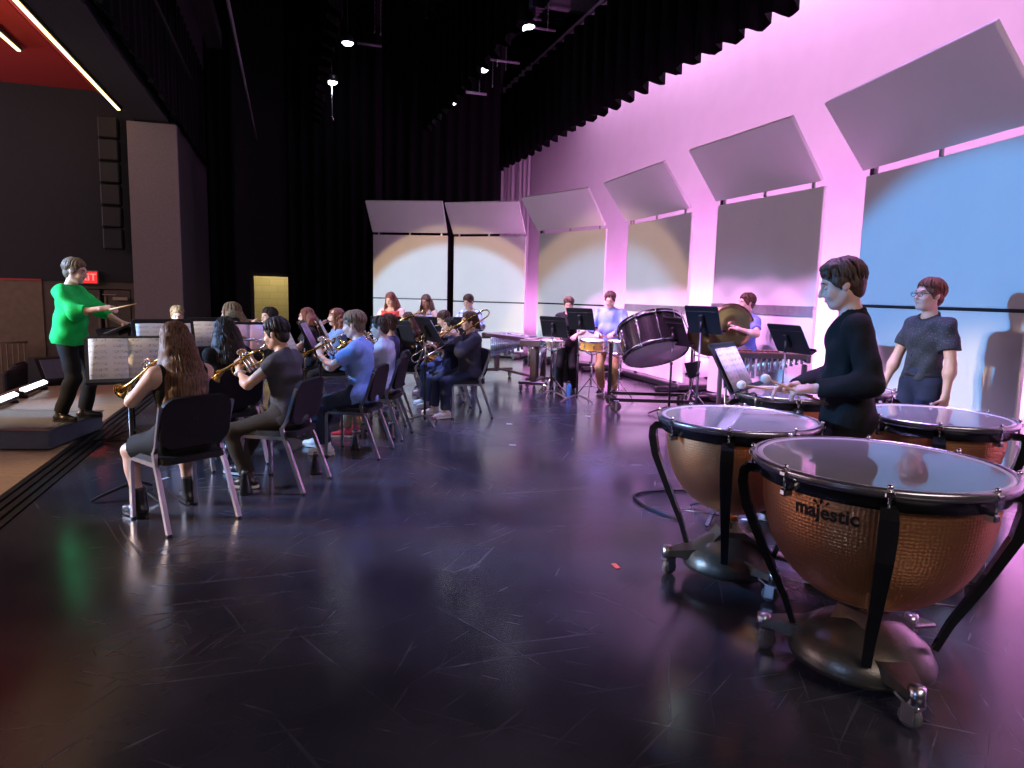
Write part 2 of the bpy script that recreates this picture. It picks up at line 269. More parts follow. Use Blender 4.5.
# ------------------------------------------------------------------ mesh helpers
def link(name, me, mat=None, parent=None, smooth=True, loc=None):
    o = bpy.data.objects.new(name, me); COL.objects.link(o)
    if mat is not None:
        for mm in (mat if isinstance(mat, (list, tuple)) else [mat]): me.materials.append(MATS[mm] if isinstance(mm, str) else mm)
    if parent is not None: o.parent = parent
    if loc is not None: o.location = loc
    return o
class MB:
    def __init__(s): s.v = []; s.f = []; s.sm = []; s.mi = []
    def add(s, vs, fs, smooth=False, M=None, mi=0):
        b = len(s.v)
        for p in vs:
            p = Vector(p); s.v.append(M @ p if M is not None else p)
        for f in fs: s.f.append([b+i for i in f]); s.sm.append(smooth); s.mi.append(mi)
        return s
    def box(s, c, d, M=None, b=None, R=None, mi=0):
        """chamfered box of full size d centred at c"""
        x, y, z = d[0]/2, d[1]/2, d[2]/2
        b = min(x, y, z)*.25 if b is None else min(b, x*.9, y*.9, z*.9)
        T = Matrix.Translation(Vector(c))
        if R is not None: T = T @ R.to_4x4()
        if M is not None: T = M @ T
        vs = []; id_ = {}
        for sx in (-1, 1):
            for sy in (-1, 1):
                for sz in (-1, 1):
                    for ax in range(3):
                        p = [sx*(x-(b if ax != 0 else 0)), sy*(y-(b if ax != 1 else 0)), sz*(z-(b if ax != 2 else 0))]
                        id_[(sx, sy, sz, ax)] = len(vs); vs.append(p)
        fs = []
        for q in (-1, 1):
            fs.append([id_[(q, -1, -1, 0)], id_[(q, 1, -1, 0)], id_[(q, 1, 1, 0)], id_[(q, -1, 1, 0)]][::q])
            fs.append([id_[(-1, q, -1, 1)], id_[(-1, q, 1, 1)], id_[(1, q, 1, 1)], id_[(1, q, -1, 1)]][::q])
            fs.append([id_[(-1, -1, q, 2)], id_[(1, -1, q, 2)], id_[(1, 1, q, 2)], id_[(-1, 1, q, 2)]][::q])
        for a in (-1, 1):
            for c_ in (-1, 1):
                fs.append([id_[(a, c_, -1, 0)], id_[(a, c_, 1, 0)], id_[(a, c_, 1, 1)], id_[(a, c_, -1, 1)]][::-a*c_])
                fs.append([id_[(a, -1, c_, 0)], id_[(a, 1, c_, 0)], id_[(a, 1, c_, 2)], id_[(a, -1, c_, 2)]][::a*c_])
                fs.append([id_[(-1, a, c_, 1)], id_[(1, a, c_, 1)], id_[(1, a, c_, 2)], id_[(-1, a, c_, 2)]][::-a*c_])
                for e in (-1, 1):
                    fs.append([id_[(a, c_, e, 0)], id_[(a, c_, e, 1)], id_[(a, c_, e, 2)]][::a*c_*e])
        return s.add(vs, fs, False, T, mi)
    def tube(s, pts, r, n=8, M=None, flat=None, cap=True, mi=0, up=None):
        """swept round tube; r number or list; flat=(a,b) gives a rectangular section a x b scaled by r"""
        pts = [Vector(p) for p in pts]; k = len(pts); rs = r if isinstance(r, (list, tuple)) else [r]*k
        vs = []; fs = []; prev = None
        for i in range(k):
            t = (pts[min(i+1, k-1)]-pts[max(i-1, 0)])
            t = t.normalized() if t.length > 1e-9 else Vector((0, 0, 1))
            if prev is None:
                ref = Vector(up) if up is not None else (Vector((0, 0, 1)) if abs(t.z) < .9 else Vector((1, 0, 0)))
                nrm = (ref-t*ref.dot(t)).normalized()
            else:
                nrm = prev-t*prev.dot(t); nrm = nrm.normalized() if nrm.length > 1e-6 else t.orthogonal().normalized()
            prev = nrm; bi = t.cross(nrm)
            if flat:
                a, b = flat
                for (u_, w_) in ((1, 1), (-1, 1), (-1, -1), (1, -1)): vs.append(pts[i]+nrm*(a*u_*rs[i])+bi*(b*w_*rs[i]))
            else:
                for j in range(n):
                    a = 2*PI*j/n; vs.append(pts[i]+nrm*(math.cos(a)*rs[i])+bi*(math.sin(a)*rs[i]))
        m = 4 if flat else n
        for i in range(k-1):
            for j in range(m):
                fs.append([i*m+j, i*m+(j+1) % m, (i+1)*m+(j+1) % m, (i+1)*m+j])
        if cap: fs.append(list(range(m))[::-1]); fs.append([(k-1)*m+j for j in range(m)])
        return s.add(vs, fs, not flat, M, mi)
    def lathe(s, prof, n=32, M=None, mi=0, smooth=True, a0=0.0, a1=2*PI):
        vs = []; fs = []; full = abs(a1-a0-2*PI) < 1e-6; cnt = n if full else n+1
        for (r, z) in prof:
            for j in range(cnt):
                a = a0+(a1-a0)*j/n; vs.append((r*math.cos(a), r*math.sin(a), z))
        for i in range(len(prof)-1):
            for j in range(n):
                j2 = (j+1) % cnt if full else j+1
                fs.append([i*cnt+j, i*cnt+j2, (i+1)*cnt+j2, (i+1)*cnt+j])
        return s.add(vs, fs, smooth, M, mi)
    def disc(s, r, z=0, n=48, M=None, mi=0, up=True):
        vs = [(r*math.cos(2*PI*j/n), r*math.sin(2*PI*j/n), z) for j in range(n)]
        return s.add(vs, [list(range(n)) if up else list(range(n))[::-1]], False, M, mi)
    def prism(s, poly, t, M=None, mi=0):
        """2D outline (x,z) extruded along y by thickness t"""
        n = len(poly); vs = [(x, -t/2, z) for x, z in poly]+[(x, t/2, z) for x, z in poly]
        fs = [list(range(n)), [n+i for i in range(n)][::-1]]+[[i, n+i, n+(i+1) % n, (i+1) % n] for i in range(n)]
        return s.add(vs, fs, False, M, mi)
    def torus(s, R, r, M=None, n=40, m=8, mi=0, a0=0, a1=2*PI):
        full = abs(a1-a0-2*PI) < 1e-6
        pts = [(R*math.cos(a0+(a1-a0)*i/n), R*math.sin(a0+(a1-a0)*i/n), 0) for i in range(n+1)]
        return s.tube(pts, r, m, M, cap=not full, mi=mi)
    def sphere(s, c, r, M=None, n=16, m=10, mi=0):
        r = r if isinstance(r, (tuple, list)) else (r, r, r); vs = [(c[0], c[1], c[2]-r[2])]; fs = []
        for i in range(1, m):
            t = PI*i/m
            for j in range(n): vs.append((c[0]+r[0]*math.sin(t)*math.cos(2*PI*j/n), c[1]+r[1]*math.sin(t)*math.sin(2*PI*j/n), c[2]-r[2]*math.cos(t)))
        vs.append((c[0], c[1], c[2]+r[2])); e = len(vs)-1
        for j in range(n):
            fs.append([0, 1+(j+1) % n, 1+j]); fs.append([e, 1+(m-2)*n+j, 1+(m-2)*n+(j+1) % n])
        for i in range(m-2):
            for j in range(n): fs.append([1+i*n+j, 1+i*n+(j+1) % n, 1+(i+1)*n+(j+1) % n, 1+(i+1)*n+j])
        return s.add(vs, fs, True, M, mi)
    def build(s, name, mat, parent=None, loc=None):
        me = bpy.data.meshes.new(name); me.from_pydata([tuple(p) for p in s.v], [], s.f)
        me.polygons.foreach_set('use_smooth', s.sm); me.polygons.foreach_set('material_index', s.mi); me.update()
        return link(name, me, mat, parent, loc=loc)
def align(p, d, up=(0, 0, 1)):
    """matrix whose +Z is direction d at point p"""
    d = Vector(d).normalized(); q = d.to_track_quat('Z', 'Y'); return Matrix.Translation(Vector(p)) @ q.to_matrix().to_4x4()
def basis(p, x, up=(0, 0, 1)):
    """matrix whose +X is direction x, z close to up"""
    x = Vector(x).normalized(); y = Vector(up).cross(x).normalized(); z = x.cross(y)
    return Matrix(((x.x, y.x, z.x, p[0]), (x.y, y.y, z.y, p[1]), (x.z, y.z, z.z, p[2]), (0, 0, 0, 1)))
def rrect(w, h, r, n=5):
    out = []
    for cx, cz, a in ((w/2-r, h/2-r, 0), (-w/2+r, h/2-r, PI/2), (-w/2+r, -h/2+r, PI), (w/2-r, -h/2+r, 3*PI/2)):
        for i in range(n+1): out.append((cx+r*math.cos(a+PI/2*i/n), cz+r*math.sin(a+PI/2*i/n)))
    return out
def tag(o, label=None, cat=None, group=None, kind=None):
    if label: o['label'] = label
    if cat: o['category'] = cat
    if group: o['group'] = group
    if kind: o['kind'] = kind
    return o
def thing(name, label, cat, loc=(0, 0, 0), rz=0.0, group=None):
    o = bpy.data.objects.new(name, None); COL.objects.link(o); o.empty_display_size = .1
    o.location = loc; o.rotation_euler = (0, 0, rz); return tag(o, label, cat, group)
def copy_tree(o, parent=None):
    c = o.copy(); COL.objects.link(c)
    if parent is not None: c.parent = parent
    for ch in list(o.children): copy_tree(ch, c)
    return c
def struct(name, mb, mat, loc=None):
    o = mb.build(name, mat, loc=loc); o['kind'] = 'structure'; return o
# ================================================================== ROOM
def slab(mb, s0, s1, n0, n1, z0, z1):
    c = [P(s, n, z) for z in (z0, z1) for s, n in ((s0, n0), (s1, n0), (s1, n1), (s0, n1))]
    return mb.add(c, [[0, 1, 2, 3], [7, 6, 5, 4], [0, 4, 5, 1], [1, 5, 6, 2], [2, 6, 7, 3], [3, 7, 4, 0]])
struct('floor', slab(MB(), -3, 26, -1.72, 9, -.2, 0), 'floor')
am = MB(); slab(am, -3, 12.1, -3.75, -1.99, -.2, 0); slab(am, 12.1, 13.95, -3.42, -1.99, -.2, 0); struct('floor_apron', am, 'planks')
struct('floor_house', slab(MB(), -3, 14.3, -16, -3.75, -1.15, -.95), 'house_floor')
af = MB(); slab(af, -3, 12.1, -3.80, -3.752, -.95, -.01); slab(af, 12.1, 13.95, -3.47, -3.422, -.95, -.01); struct('wall_apron_front', af, 'black_wall')
t1 = MB(); slab(t1, -3, 13.6, -1.99, -1.72, -.2, -.012)
for n_ in (-1.985, -1.915, -1.845, -1.775): slab(t1, -3, 13.6, n_, n_+.045, -.012, .006)
struct('trim_1', t1, 'black_steel')
struct('wall_back', slab(MB(), -3, 26, 9, 9.2, -.2, 11), 'black_wall')
# far side wall with a lit opening, corridor wall of painted block beyond it
wl = MB(); slab(wl, 20, 20.2, -5, -.86, -.2, 11); slab(wl, 20, 20.2, .03, 2.0, -.2, 11); slab(wl, 20.2, 25.8, 1.8, 2.0, -.2, 11); slab(wl, 25.6, 25.8, 2.0, 9, -.2, 11); slab(wl, 20, 20.2, -.86, .03, 1.84, 11)
struct('wall_left', wl, 'black_wall')
struct('wall_corridor', slab(MB(), 22.6, 22.8, -3, 2.5, -.2, 3.2), 'block')
cl = area('corridor_lamp', P(21.6, -.4, 2.9), P(22.6, -.4, .8), (1, .86, .55), 34, 1.0, .3)
tf = MB(); slab(tf, 19.97, 20.0, .03, .11, 0, 2.0); slab(tf, 19.97, 20.0, -.94, -.86, 0, 2.0); slab(tf, 19.97, 20.0, -.94, .11, 1.84, 1.92)
struct('trim_2', tf, 'black_steel')
struct('trim_3', slab(MB(), 19.9, 19.97, .42, .62, 0, 1.75), 'brown_wall_dark')
# proscenium: pier, wall behind it, header
struct('wall_pier', slab(MB(), 13.5, 13.62, -2.53, -1.77, -.2, 4.26), 'pier_paint')
pw = MB(); slab(pw, 13.63, 20, -2.2, -1.80, -.2, 11); slab(pw, -3, 13.63, -2.42, -1.9, 4.30, 11)
struct('wall_proscenium', pw, 'black_wall')
# house side wall: black above, brown below with a pair of doors
struct('wall_house_upper', slab(MB(), 14, 14.2, -16, -2.5, 1.56, 4.9), 'black_wall')
hl = MB(); slab(hl, 14.0, 14.2, -16, -4.05, -.95, 1.56); struct('wall_house_lower', hl, 'brown_wall')
hd = MB(); slab(hd, 14.02, 14.2, -4.05, -3.46, -.95, 1.56); slab(hd, 14.02, 14.2, -2.68, -2.5, -.95, 1.56); slab(hd, 14.02, 14.2, -3.46, -2.68, 1.44, 1.56)
struct('wall_house_recess', hd, 'brown_wall_dark')
struct('trim_4', slab(MB(), 13.985, 14.0, -16, -4.05, 1.555, 1.585), 'red_ceiling')
for i, (a, b) in enumerate(((-3.46, -3.16), (-3.12, -2.68))):
    r = thing('door_%d' % (i+1), None, None, P(14.04, (a+b)/2, -.95)); r['kind'] = 'structure'; r.rotation_euler.z = STAGE_ANG
    w = (b-a)-.02
    MB().box((0, 0, 1.19), (w, .05, 2.36), b=.006).build('door_leaf', 'brown_wall_dark', r)
    mm = MB().box((w*(.42 if i == 0 else -.44), -.035, 1.1), (.035, .03, 2.3), b=.005); mm.build('door_edge', 'brown_wall', r)
    if i == 1: MB().box((.06, -.07, 2.22), (.24, .05, .06), b=.01).box((-.12, -.06, 2.29), (.22, .02, .015), b=.004).build('door_closer', 'exit_case', r)
# red house ceiling, bevelled fascia, soffit
struct('ceiling', slab(MB(), -3, 14.2, -16, -3.08, 4.80, 5.0), 'red_ceiling')
bv = MB(); c = [P(s, n, z) for s in (-3, 13.98) for n, z in ((-3.08, 4.81), (-2.72, 4.55), (-2.72, 5.0), (-3.08, 5.0))]
bv.add(c, [[0, 1, 5, 4], [1, 2, 6, 5], [2, 3, 7, 6], [3, 0, 4, 7], [0, 3, 2, 1], [4, 5, 6, 7]]); struct('trim_5', bv, 'red_ceiling')
struct('trim_6', slab(MB(), -3, 13.98, -2.72, -2.42, 4.50, 5.0), 'grey_soffit')
def linear_light(s0, s1, n, z, label):
    r = thing('linear_light', label, 'ceiling light', P((s0+s1)/2, n, z), math.atan2(S2[1], S2[0]), 'linear lights over the house')
    L = s1-s0
    MB().box((0, 0, .02), (L, .09, .05), b=.008).build('housing', 'grey_soffit', r)
    MB().box((0, 0, -.012), (L-.04, .05, .02), b=.006).build('diffuser', 'led_warm', r)
linear_light(-2.5, 13.7, -2.67, 4.47, 'long glowing warm strip along the lower edge of the red fascia')
linear_light(9.6, 11.85, -3.52, 4.745, 'short glowing warm strip set in the flat red ceiling')
spot('red_ceiling_fill', P(9, -4.6, 3.3), P(10.5, -4.0, 4.9), (1, .7, .45), 130, 120, .9, .3)  # unseen spot added to brighten the red ceiling from below
# exit sign
ex = thing('exit_sign', 'glowing red exit sign high on the dark house wall behind the conductor', 'sign', P(13.93, -3.36, 1.535), STAGE_ANG)
MB().box((0, .02, .10), (.40, .07, .235), b=.012).build('housing', 'exit_case', ex)
MB().box((0, -.02, .10), (.36, .012, .185), b=.004).build('panel', 'exit_red', ex)
def text_mesh(name, body, size, mat, parent, M, bend=None, extrude=.002, bold=0.0):
    cu = bpy.data.curves.new(name, 'FONT'); cu.body = body; cu.size = size; cu.extrude = extrude; cu.align_x = 'CENTER'; cu.align_y = 'CENTER'; cu.offset = bold; cu.resolution_u = 4
    ob = bpy.data.objects.new(name, cu); COL.objects.link(ob)
    me = bpy.data.meshes.new_from_object(ob.evaluated_get(bpy.context.evaluated_depsgraph_get())); bpy.data.objects.remove(ob)
    for v in me.vertices: v.co = bend(v.co) if bend else M @ v.co
    me.name = name; return link(name, me, mat, parent)
text_mesh('lettering', 'EXIT', .17, 'exit_letter', ex, Matrix.Translation((0, -.028, .10)) @ Matrix.Rotation(PI/2, 4, 'X'), bold=.003)
# house speaker line array hanging by the pier
la = thing('line_array', 'tall black line array of speakers hanging beside the pale pier', 'speaker', P(13.70, -2.84, 2.3), STAGE_ANG)
for k in range(6): MB().box((0, -.02+.012*abs(k-2), .0+.37*k), (.30, .22, .35), b=.02).build('cabinet', 'ink_black', la)
# ------------------------------------------------------------------ curtains
def curtain(name, label, cat, pts, z0, z1, mat, wave=.32, amp=.07, step=.06, group=None, box=False, rng=(0, 1e9), kind=None, zf=None):
    """pleated cloth along a floor path (s, n); z0 may step with the pleats"""
    mb = MB(); vs = []; d = 0; rows = 5
    path = []
    for (a, b) in zip(pts[:-1], pts[1:]):
        L = math.hypot(b[0]-a[0], b[1]-a[1]); k = max(2, int(L/step))
        nx, ny = -(b[1]-a[1])/L, (b[0]-a[0])/L
        for i in range(k):
            t = i/k; dd = d+L*t
            am = amp if rng[0] <= dd <= rng[1] else amp*.008
            ph = dd/wave*2*PI
            w = math.sin(ph)+.35*math.sin(ph*.37+1.3)
            if box: w = max(-1, min(1, 2.4*math.sin(ph)))
            path.append((a[0]+(b[0]-a[0])*t+nx*am*w, a[1]+(b[1]-a[1])*t+ny*am*w, w))
        d += L
    for r in range(rows):
        f = r/(rows-1)
        for (s, n, w) in path:
            zz = z0+(z1-z0)*f
            if r == 0: zz += .03*math.sin(s*9)+(.035*w if box else 0)
            vs.append(P(s, n, zz))
    k = len(path)
    # back face a little behind, so the cloth has thickness
    fs = [[r*k+i, r*k+i+1, (r+1)*k+i+1, (r+1)*k+i] for r in range(rows-1) for i in range(k-1)]
    mb.add(vs, fs, not box)
    o = mb.build(name, mat)
    if kind: o['kind'] = kind
    else: tag(o, label, cat, group)
    so = o.modifiers.new('thickness', 'SOLIDIFY'); so.thickness = .012
    return o
curtain('backdrop', 'wide pale backdrop cloth lit pink behind the white shells', 'backdrop', [(25.4, 7.7), (-2, 7.7)], 0.02, 9.0, 'cyc_cloth', wave=.42, amp=.06, rng=(0, 3.2))
curtain('border_curtain', 'black border curtain hanging over the shells, nearest the pink backdrop', 'curtain', [(25.4, 6.9), (-2, 6.9)], 5.68, 8.05, 'velour', wave=.62, amp=.10, box=True, step=.05)
curtain('border_curtain', 'black border curtain in the middle, between the two rows of work lights', 'curtain', [(19.2, 3.6), (-2, 3.6)], 5.76, 8.6, 'velour', wave=.62, amp=.07, box=True, step=.05)
curtain('border_curtain', 'black border curtain nearest the house, left of the work lights', 'curtain', [(18.3, .72), (-2, .72)], 5.55, 9.2, 'velour', wave=.62, amp=.10, box=True, step=.05)
curtain('leg_curtain', 'black pleated leg curtain behind the conductor, right of the pale pier', 'curtain', [(16.0, -1.55), (16.0, -.95)], .02, 9.5, 'velour', wave=.22, amp=.05)
curtain('leg_curtain', 'black pleated leg curtain just right of the lit yellow opening', 'curtain', [(18.6, .02), (18.6, 2.3)], .02, 9.5, 'velour', wave=.3, amp=.07)
curtain('leg_curtain', 'black pleated leg curtain left of the leftmost white shell', 'curtain', [(19.5, 2.5), (19.5, 5.9)], .02, 9.5, 'velour', wave=.34, amp=.08)
# rails of the border pipes, roof steel and deck
struct('ceiling_roof', slab(MB(), -3, 26, -2.2, 9.2, 10.6, 10.8), 'black_wall')
dk = MB()
for i in range(46): slab(dk, 11+i*.26, 11.13+i*.26, 1.2, 8.8, 10.45, 10.6)
struct('trim_7', dk, 'deck_steel')
for s_ in (12.2, 14.6, 17.0, 19.4):
    b_ = MB(); slab(b_, s_-.1, s_+.1, 1.0, 9, 9.55, 9.6); slab(b_, s_-.015, s_+.015, 1.0, 9, 9.6, 10.0); slab(b_, s_-.1, s_+.1, 1.0, 9, 10.0, 10.05)
    struct('trim_8', b_, 'deck_steel')
for n_, z_, lb in ((6.9, 8.1, 'the border nearest the backdrop'), (3.6, 8.65, 'the middle border'), (-.7, 5.35, 'nothing, near the proscenium header')):
    o = MB().tube([P(-2, n_, z_), P(19.8, n_, z_)], .026, 8).build('batten_pipe', 'pipe_grey'); tag(o, 'long grey batten pipe carrying %s' % lb if 'nothing' not in lb else 'long dark batten pipe running below the proscenium header', 'pipe')
eb = MB(); slab(eb, 2, 13.2, -1.22, -.98, 5.5, 5.75); eb.tube([P(2, -1.5, 5.0), P(13.3, -1.5, 5.0)], .03, 8); o = eb.build('lighting_raceway', 'black_steel'); tag(o, 'long black electrical raceway hung along the proscenium opening', 'lighting')
curtain('valance', 'black main valance hanging inside the proscenium header', 'curtain', [(19.5, -1.72), (-2, -1.72)], 4.28, 6.2, 'velour', wave=.4, amp=.05, box=True)
# cross pipes and chains seen between the borders
for s_, n0, n1, z_ in ((17.4, 5.6, 6.6, 8.2), (18.3, 4.95, 5.95, 7.6), (17.9, 3.95, 4.95, 6.6), (18.4, 1.75, 2.35, 7.6), (18.9, 5.9, 6.75, 9.0), (16.9, 2.1, 2.9, 8.3)):
    o = MB().tube([P(s_, n0, z_), P(s_, n1, z_)], .035, 8).build('cross_pipe', 'pipe_grey'); tag(o, 'short grey cross pipe under the roof between the black borders', 'pipe', 'cross pipes between the borders')
def chain(s, n, z0, z1):
    k = max(6, int((z1-z0)/.05)); mb = MB(); b = P(s, n)
    mb.tube([(b.x+.012*(i % 2), b.y+.012*((i//2) % 2), z0+(z1-z0)*i/k) for i in range(k+1)], [.012+.008*(i % 2) for i in range(k+1)], 5)
    o = mb.build('hoist_chain', 'steel'); tag(o, 'thin steel hoist chain hanging from the roof between the black borders', 'chain', 'hoist chains under the roof')
for s, n, z0, z1 in ((13.7, 5.9, 7.9, 9.5), (14.6, 6.1, 7.9, 9.5), (15.3, 5.2, 7.6, 9.4), (16.4, 5.6, 7.8, 9.3), (16.9, 6.2, 8.0, 9.4), (17.4, 4.7, 7.3, 8.4), (18.2, 5.3, 7.4, 9.1), (18.4, 5.6, 7.4, 9.0), (19.2, 5.1, 7.0, 8.0), (19.3, 5.5, 7.2, 8.2), (17.0, 2.0, 7.4, 9.5), (17.1, 2.15, 7.4, 9.5), (15.9, 2.5, 7.8, 9.5), (16.1, 2.8, 7.9, 9.5), (19.2, 1.75, 7.4, 8.4)): chain(s, n, z0, z1)
def work_light(s, n, z, label):
    r = thing('work_light', label, 'light', P(s, n, z), 0, 'round work lights under the stage roof')
    MB().lathe([(.0, .16), (.10, .15), (.14, .06), (.15, .0), (.14, 0)], 20).build('housing', 'black_steel', r)
    MB().lathe([(0, -.05), (.09, -.04), (.13, 0)], 20).build('lens', 'bulb_white', r)
    MB().tube([(0, 0, .16), (0, 0, 10.55-z)], .008, 6).build('cord', 'case_black', r)
    return r
work_light(16.97, 1.40, 7.1, 'glowing round work light, upper one left of the middle black border')
r = work_light(17.3, 1.06, 6.3, 'glowing round work light with a pull chain hanging below it'); MB().tube([(0, 0, -.05), (0, .01, -.75), (.03, .02, -.85)], .014, 6).build('pull_chain', 'tube_silver', r)
work_light(16.2, 5.49, 7.75, 'glowing round work light highest in the right row under the roof'); work_light(16.6, 5.45, 7.85, 'small glowing work light close beside the highest one')
work_light(17.3, 4.69, 7.0, 'glowing round work light in the middle of the right row'); work_light(17.5, 3.95, 6.2, 'glowing round work light lowest in the right row')
# ------------------------------------------------------------------ acoustic shells
def shell(pl, pr, seam, label, wide, gapleft=False):
    a = Vector((pl[0], pl[1], 0)); b = Vector((pr[0], pr[1], 0)); u = (b-a).normalized(); w = (b-a).length
    nn = Vector((u.y, -u.x, 0))
    if nn.dot(Vector((N2[0], N2[1], 0))) > 0: nn = -nn
    mid = (a+b)/2; ang = math.atan2(u.y, u.x); sg = 1 if nn.dot(Vector((-u.y, u.x, 0))) > 0 else -1   # local +y*sg = towards the players
    r = thing('acoustic_shell', label, 'acoustic shell', mid, ang, 'white acoustic shells with canopies')
    T = 2.9; t = .05; y0 = -sg*t/2
    MB().box((0, y0, (.14+seam)/2), (w, t, seam-.14-.03), b=.008).build('lower_panel', 'panel_face', r)
    MB().box((0, y0, (seam+T)/2), (w, t, T-seam-.03), b=.008).build('upper_panel', 'panel_face', r)
    if wide: MB().box((0, y0+sg*.012, seam-.045), (w*.995, t+.01, .125), b=.004).build('seam_band', 'panel_grey', r)  # wide grey band stands in for the shadow strip under the seam
    else: MB().box((0, y0-sg*.010, seam), (w*.99, t*.7, .07), b=.004).build('seam_band', 'black_steel', r)
    L = math.hypot(.52, .69); al = math.atan2(.69, .52)
    R = Matrix.Rotation(sg*al, 3, 'X')
    MB().box((0, sg*.275, T+.043+.345), (w, L-.02, t), b=.008, R=R).build('canopy', 'panel_face', r)
    for x in (-.42*w, 0, .42*w): MB().box((x, sg*.005, T+.02), (.04, .03, .08), b=.006).build('hinge', 'panel_grey', r)
    # rear mast, foot frame and a side tab
    for x in (-.32*w, .32*w):
        MB().box((x, y0-sg*.07, 1.45), (.05, .05, 2.7), b=.006).build('mast', 'black_steel', r)
    fb = MB().box((0, y0-sg*.30, .07), (w*.96, .72, .1), b=.02)
    for x in (-.45*w, .45*w): fb.box((x, y0-sg*.12, .05), (.07, 1.15, .1), b=.02)
    fb.build('foot_frame', 'black_steel', r)
    MB().box((-.5*w+.0, y0-sg*.06, T-.02), (.05, .07, .22), b=.01).build('side_tab', 'tape_red' if wide == 2 else 'black_steel', r)
shell((-3.49, 17.2), (-1.64, 16.94), 1.35, 'white shell at the far left end of the row, behind the girl in red', 0)
shell((-1.51, 17.19), (.24, 16.53), 1.32, 'white shell second from the left, behind the boy in plaid', 0)
shell((.52, 15.78), (1.81, 14.15), 1.34, 'white shell third from the left, behind the boy in the light blue shirt', 0)
shell((2.13, 13.37), (2.77, 11.17), 1.38, 'white shell fourth from the left, behind the bass drum', 1)
shell((2.94, 10.34), (3.62, 8.38), 1.45, 'white shell fifth from the left, behind the boy with cymbals', 1)
shell((3.77, 7.70), (4.03, 5.46), 1.495, 'blue-lit large shell nearest the camera, behind the boy in glasses', 0)
# ------------------------------------------------------------------ podium, footlights, monitor, cables, seats
c4 = [Vector((-4.51, 5.98)), Vector((-4.10, 6.31)), Vector((-4.28, 7.10)), Vector((-5.40, 7.0))]
pu = Vector((1, .06)).normalized()
pod = thing('conductor_podium', 'low carpeted podium with metal edges under the conductor', 'podium', (-4.97, 6.60, 0), .10)
MB().box((0, 0, .105), (1.42, 1.00, .19), b=.01).build('riser', 'podium_side', pod)
MB().box((0, 0, .202), (1.36, .94, .012), b=.004).build('carpet', 'podium_carpet', pod)
te = MB()
for y in (-.49, .49): te.box((0, y, .196), (1.44, .045, .02), b=.005)
for x in (-.70, .70): te.box((x, 0, .196), (.045, 1.02, .02), b=.005)
te.build('edge_trim', 'steel', pod)
def footlight(x, y, rz, label):
    r = thing('footlight', label, 'stage light', (x, y, 0), rz, 'LED batten footlights on the apron')
    MB().box((0, 0, .07), (.98, .12, .07), b=.012).build('housing', 'black_steel', r)
    MB().box((0, -.035, .112), (.92, .075, .035), b=.012, R=Matrix.Rotation(.5, 3, 'X')).build('lens', 'led_white', r)
    for sx in (-.4, .4): MB().box((sx, 0, .02), (.05, .16, .04), b=.008).build('foot', 'black_steel', r)
fa = math.atan2(S2[1], S2[0])
footlight(-6.62, 9.40, fa, 'glowing white footlight bar farther along the apron, by the monitor'); footlight(-6.22, 8.25, fa, 'glowing white footlight bar at the left edge of the photo')
area('footlight_glow', Vector((-6.35, 8.9, .25)), Vector((-4.8, 7.9, .6)), (.75, .8, 1), 4, 1.8, .12)
mo = thing('stage_monitor', 'black wedge stage monitor on the apron behind the conductor', 'speaker', (-6.98, 10.42, 0), -.6)
MB().prism([(-.25, 0), (.22, 0), (.27, .08), (.02, .40), (-.20, .40)], .52, Matrix.Identity(4)).build('cabinet', 'case_black', mo)
MB().box((.155, 0, .245), (.012, .42, .34), b=.01, R=Matrix.Rotation(-.66, 3, 'Y')).build('grille', 'podium_side', mo)
def cable(label, pts, r=.008, mat='case_black'):
    # round the path off
    q = [Vector(p) for p in pts]; out = []
    for i in range(len(q)-1):
        p0, p1, p2, p3 = q[max(i-1, 0)], q[i], q[i+1], q[min(i+2, len(q)-1)]
        for k in range(6):
            t = k/6; out.append(.5*((2*p1)+(p2-p0)*t+(2*p0-5*p1+4*p2-p3)*t*t+(3*p1-p0-3*p2+p3)*t**3))
    out.append(q[-1]); o = MB().tube(out, r, 6).build('cable', mat); tag(o, label, 'cable'); return o
cable('black cable trailing off the podium corner onto the stage', [(-4.1, 6.55, .012), (-3.85, 6.7, .012), (-3.5, 6.5, .012), (-3.25, 6.75, .012), (-2.95, 6.6, .012), (-3.1, 6.3, .012)])
cable('black cable looping on the floor left of the nearest left timpano', [(1.2, 4.6, .012), (1.0, 4.9, .012), (.98, 5.2, .012), (1.3, 5.35, .012), (1.8, 5.3, .012)], .010)
for k, (s_, n_) in enumerate(((12.45, -3.92), (13.0, -4.02), (13.55, -4.15))):
    r = thing('auditorium_seat', ('black auditorium seat nearest the apron, at the left edge', 'black auditorium seat in the middle by the far wall', 'black auditorium seat closest to the far wall')[k], 'seat', P(s_, n_, -.95), STAGE_ANG, 'auditorium seats past the apron')
    MB().box((.1, 0, .45), (.46, .48, .12), b=.04).build('seat', 'seat_fabric', r); MB().box((-.16, 0, .82), (.11, .50, .62), b=.04).build('backrest', 'seat_fabric', r)
    for sy in (-.27, .27): MB().box((.08, sy, .33), (.40, .045, .66), b=.015).build('armrest', 'case_black', r)
rl = thing('guard_rail', 'brown slatted guard rail beside the auditorium seats', 'railing', P(13.75, -4.62, -.95), STAGE_ANG)
for k in range(9): MB().tube([(-.35+.085*k, 0, 0.0), (-.35+.085*k, 0, 1.46)], .014, 6).build('baluster', 'brown_wall', rl)
MB().tube([(-.4, 0, 1.46), (.38, 0, 1.46)], .022, 8).build('handrail', 'brown_wall', rl)
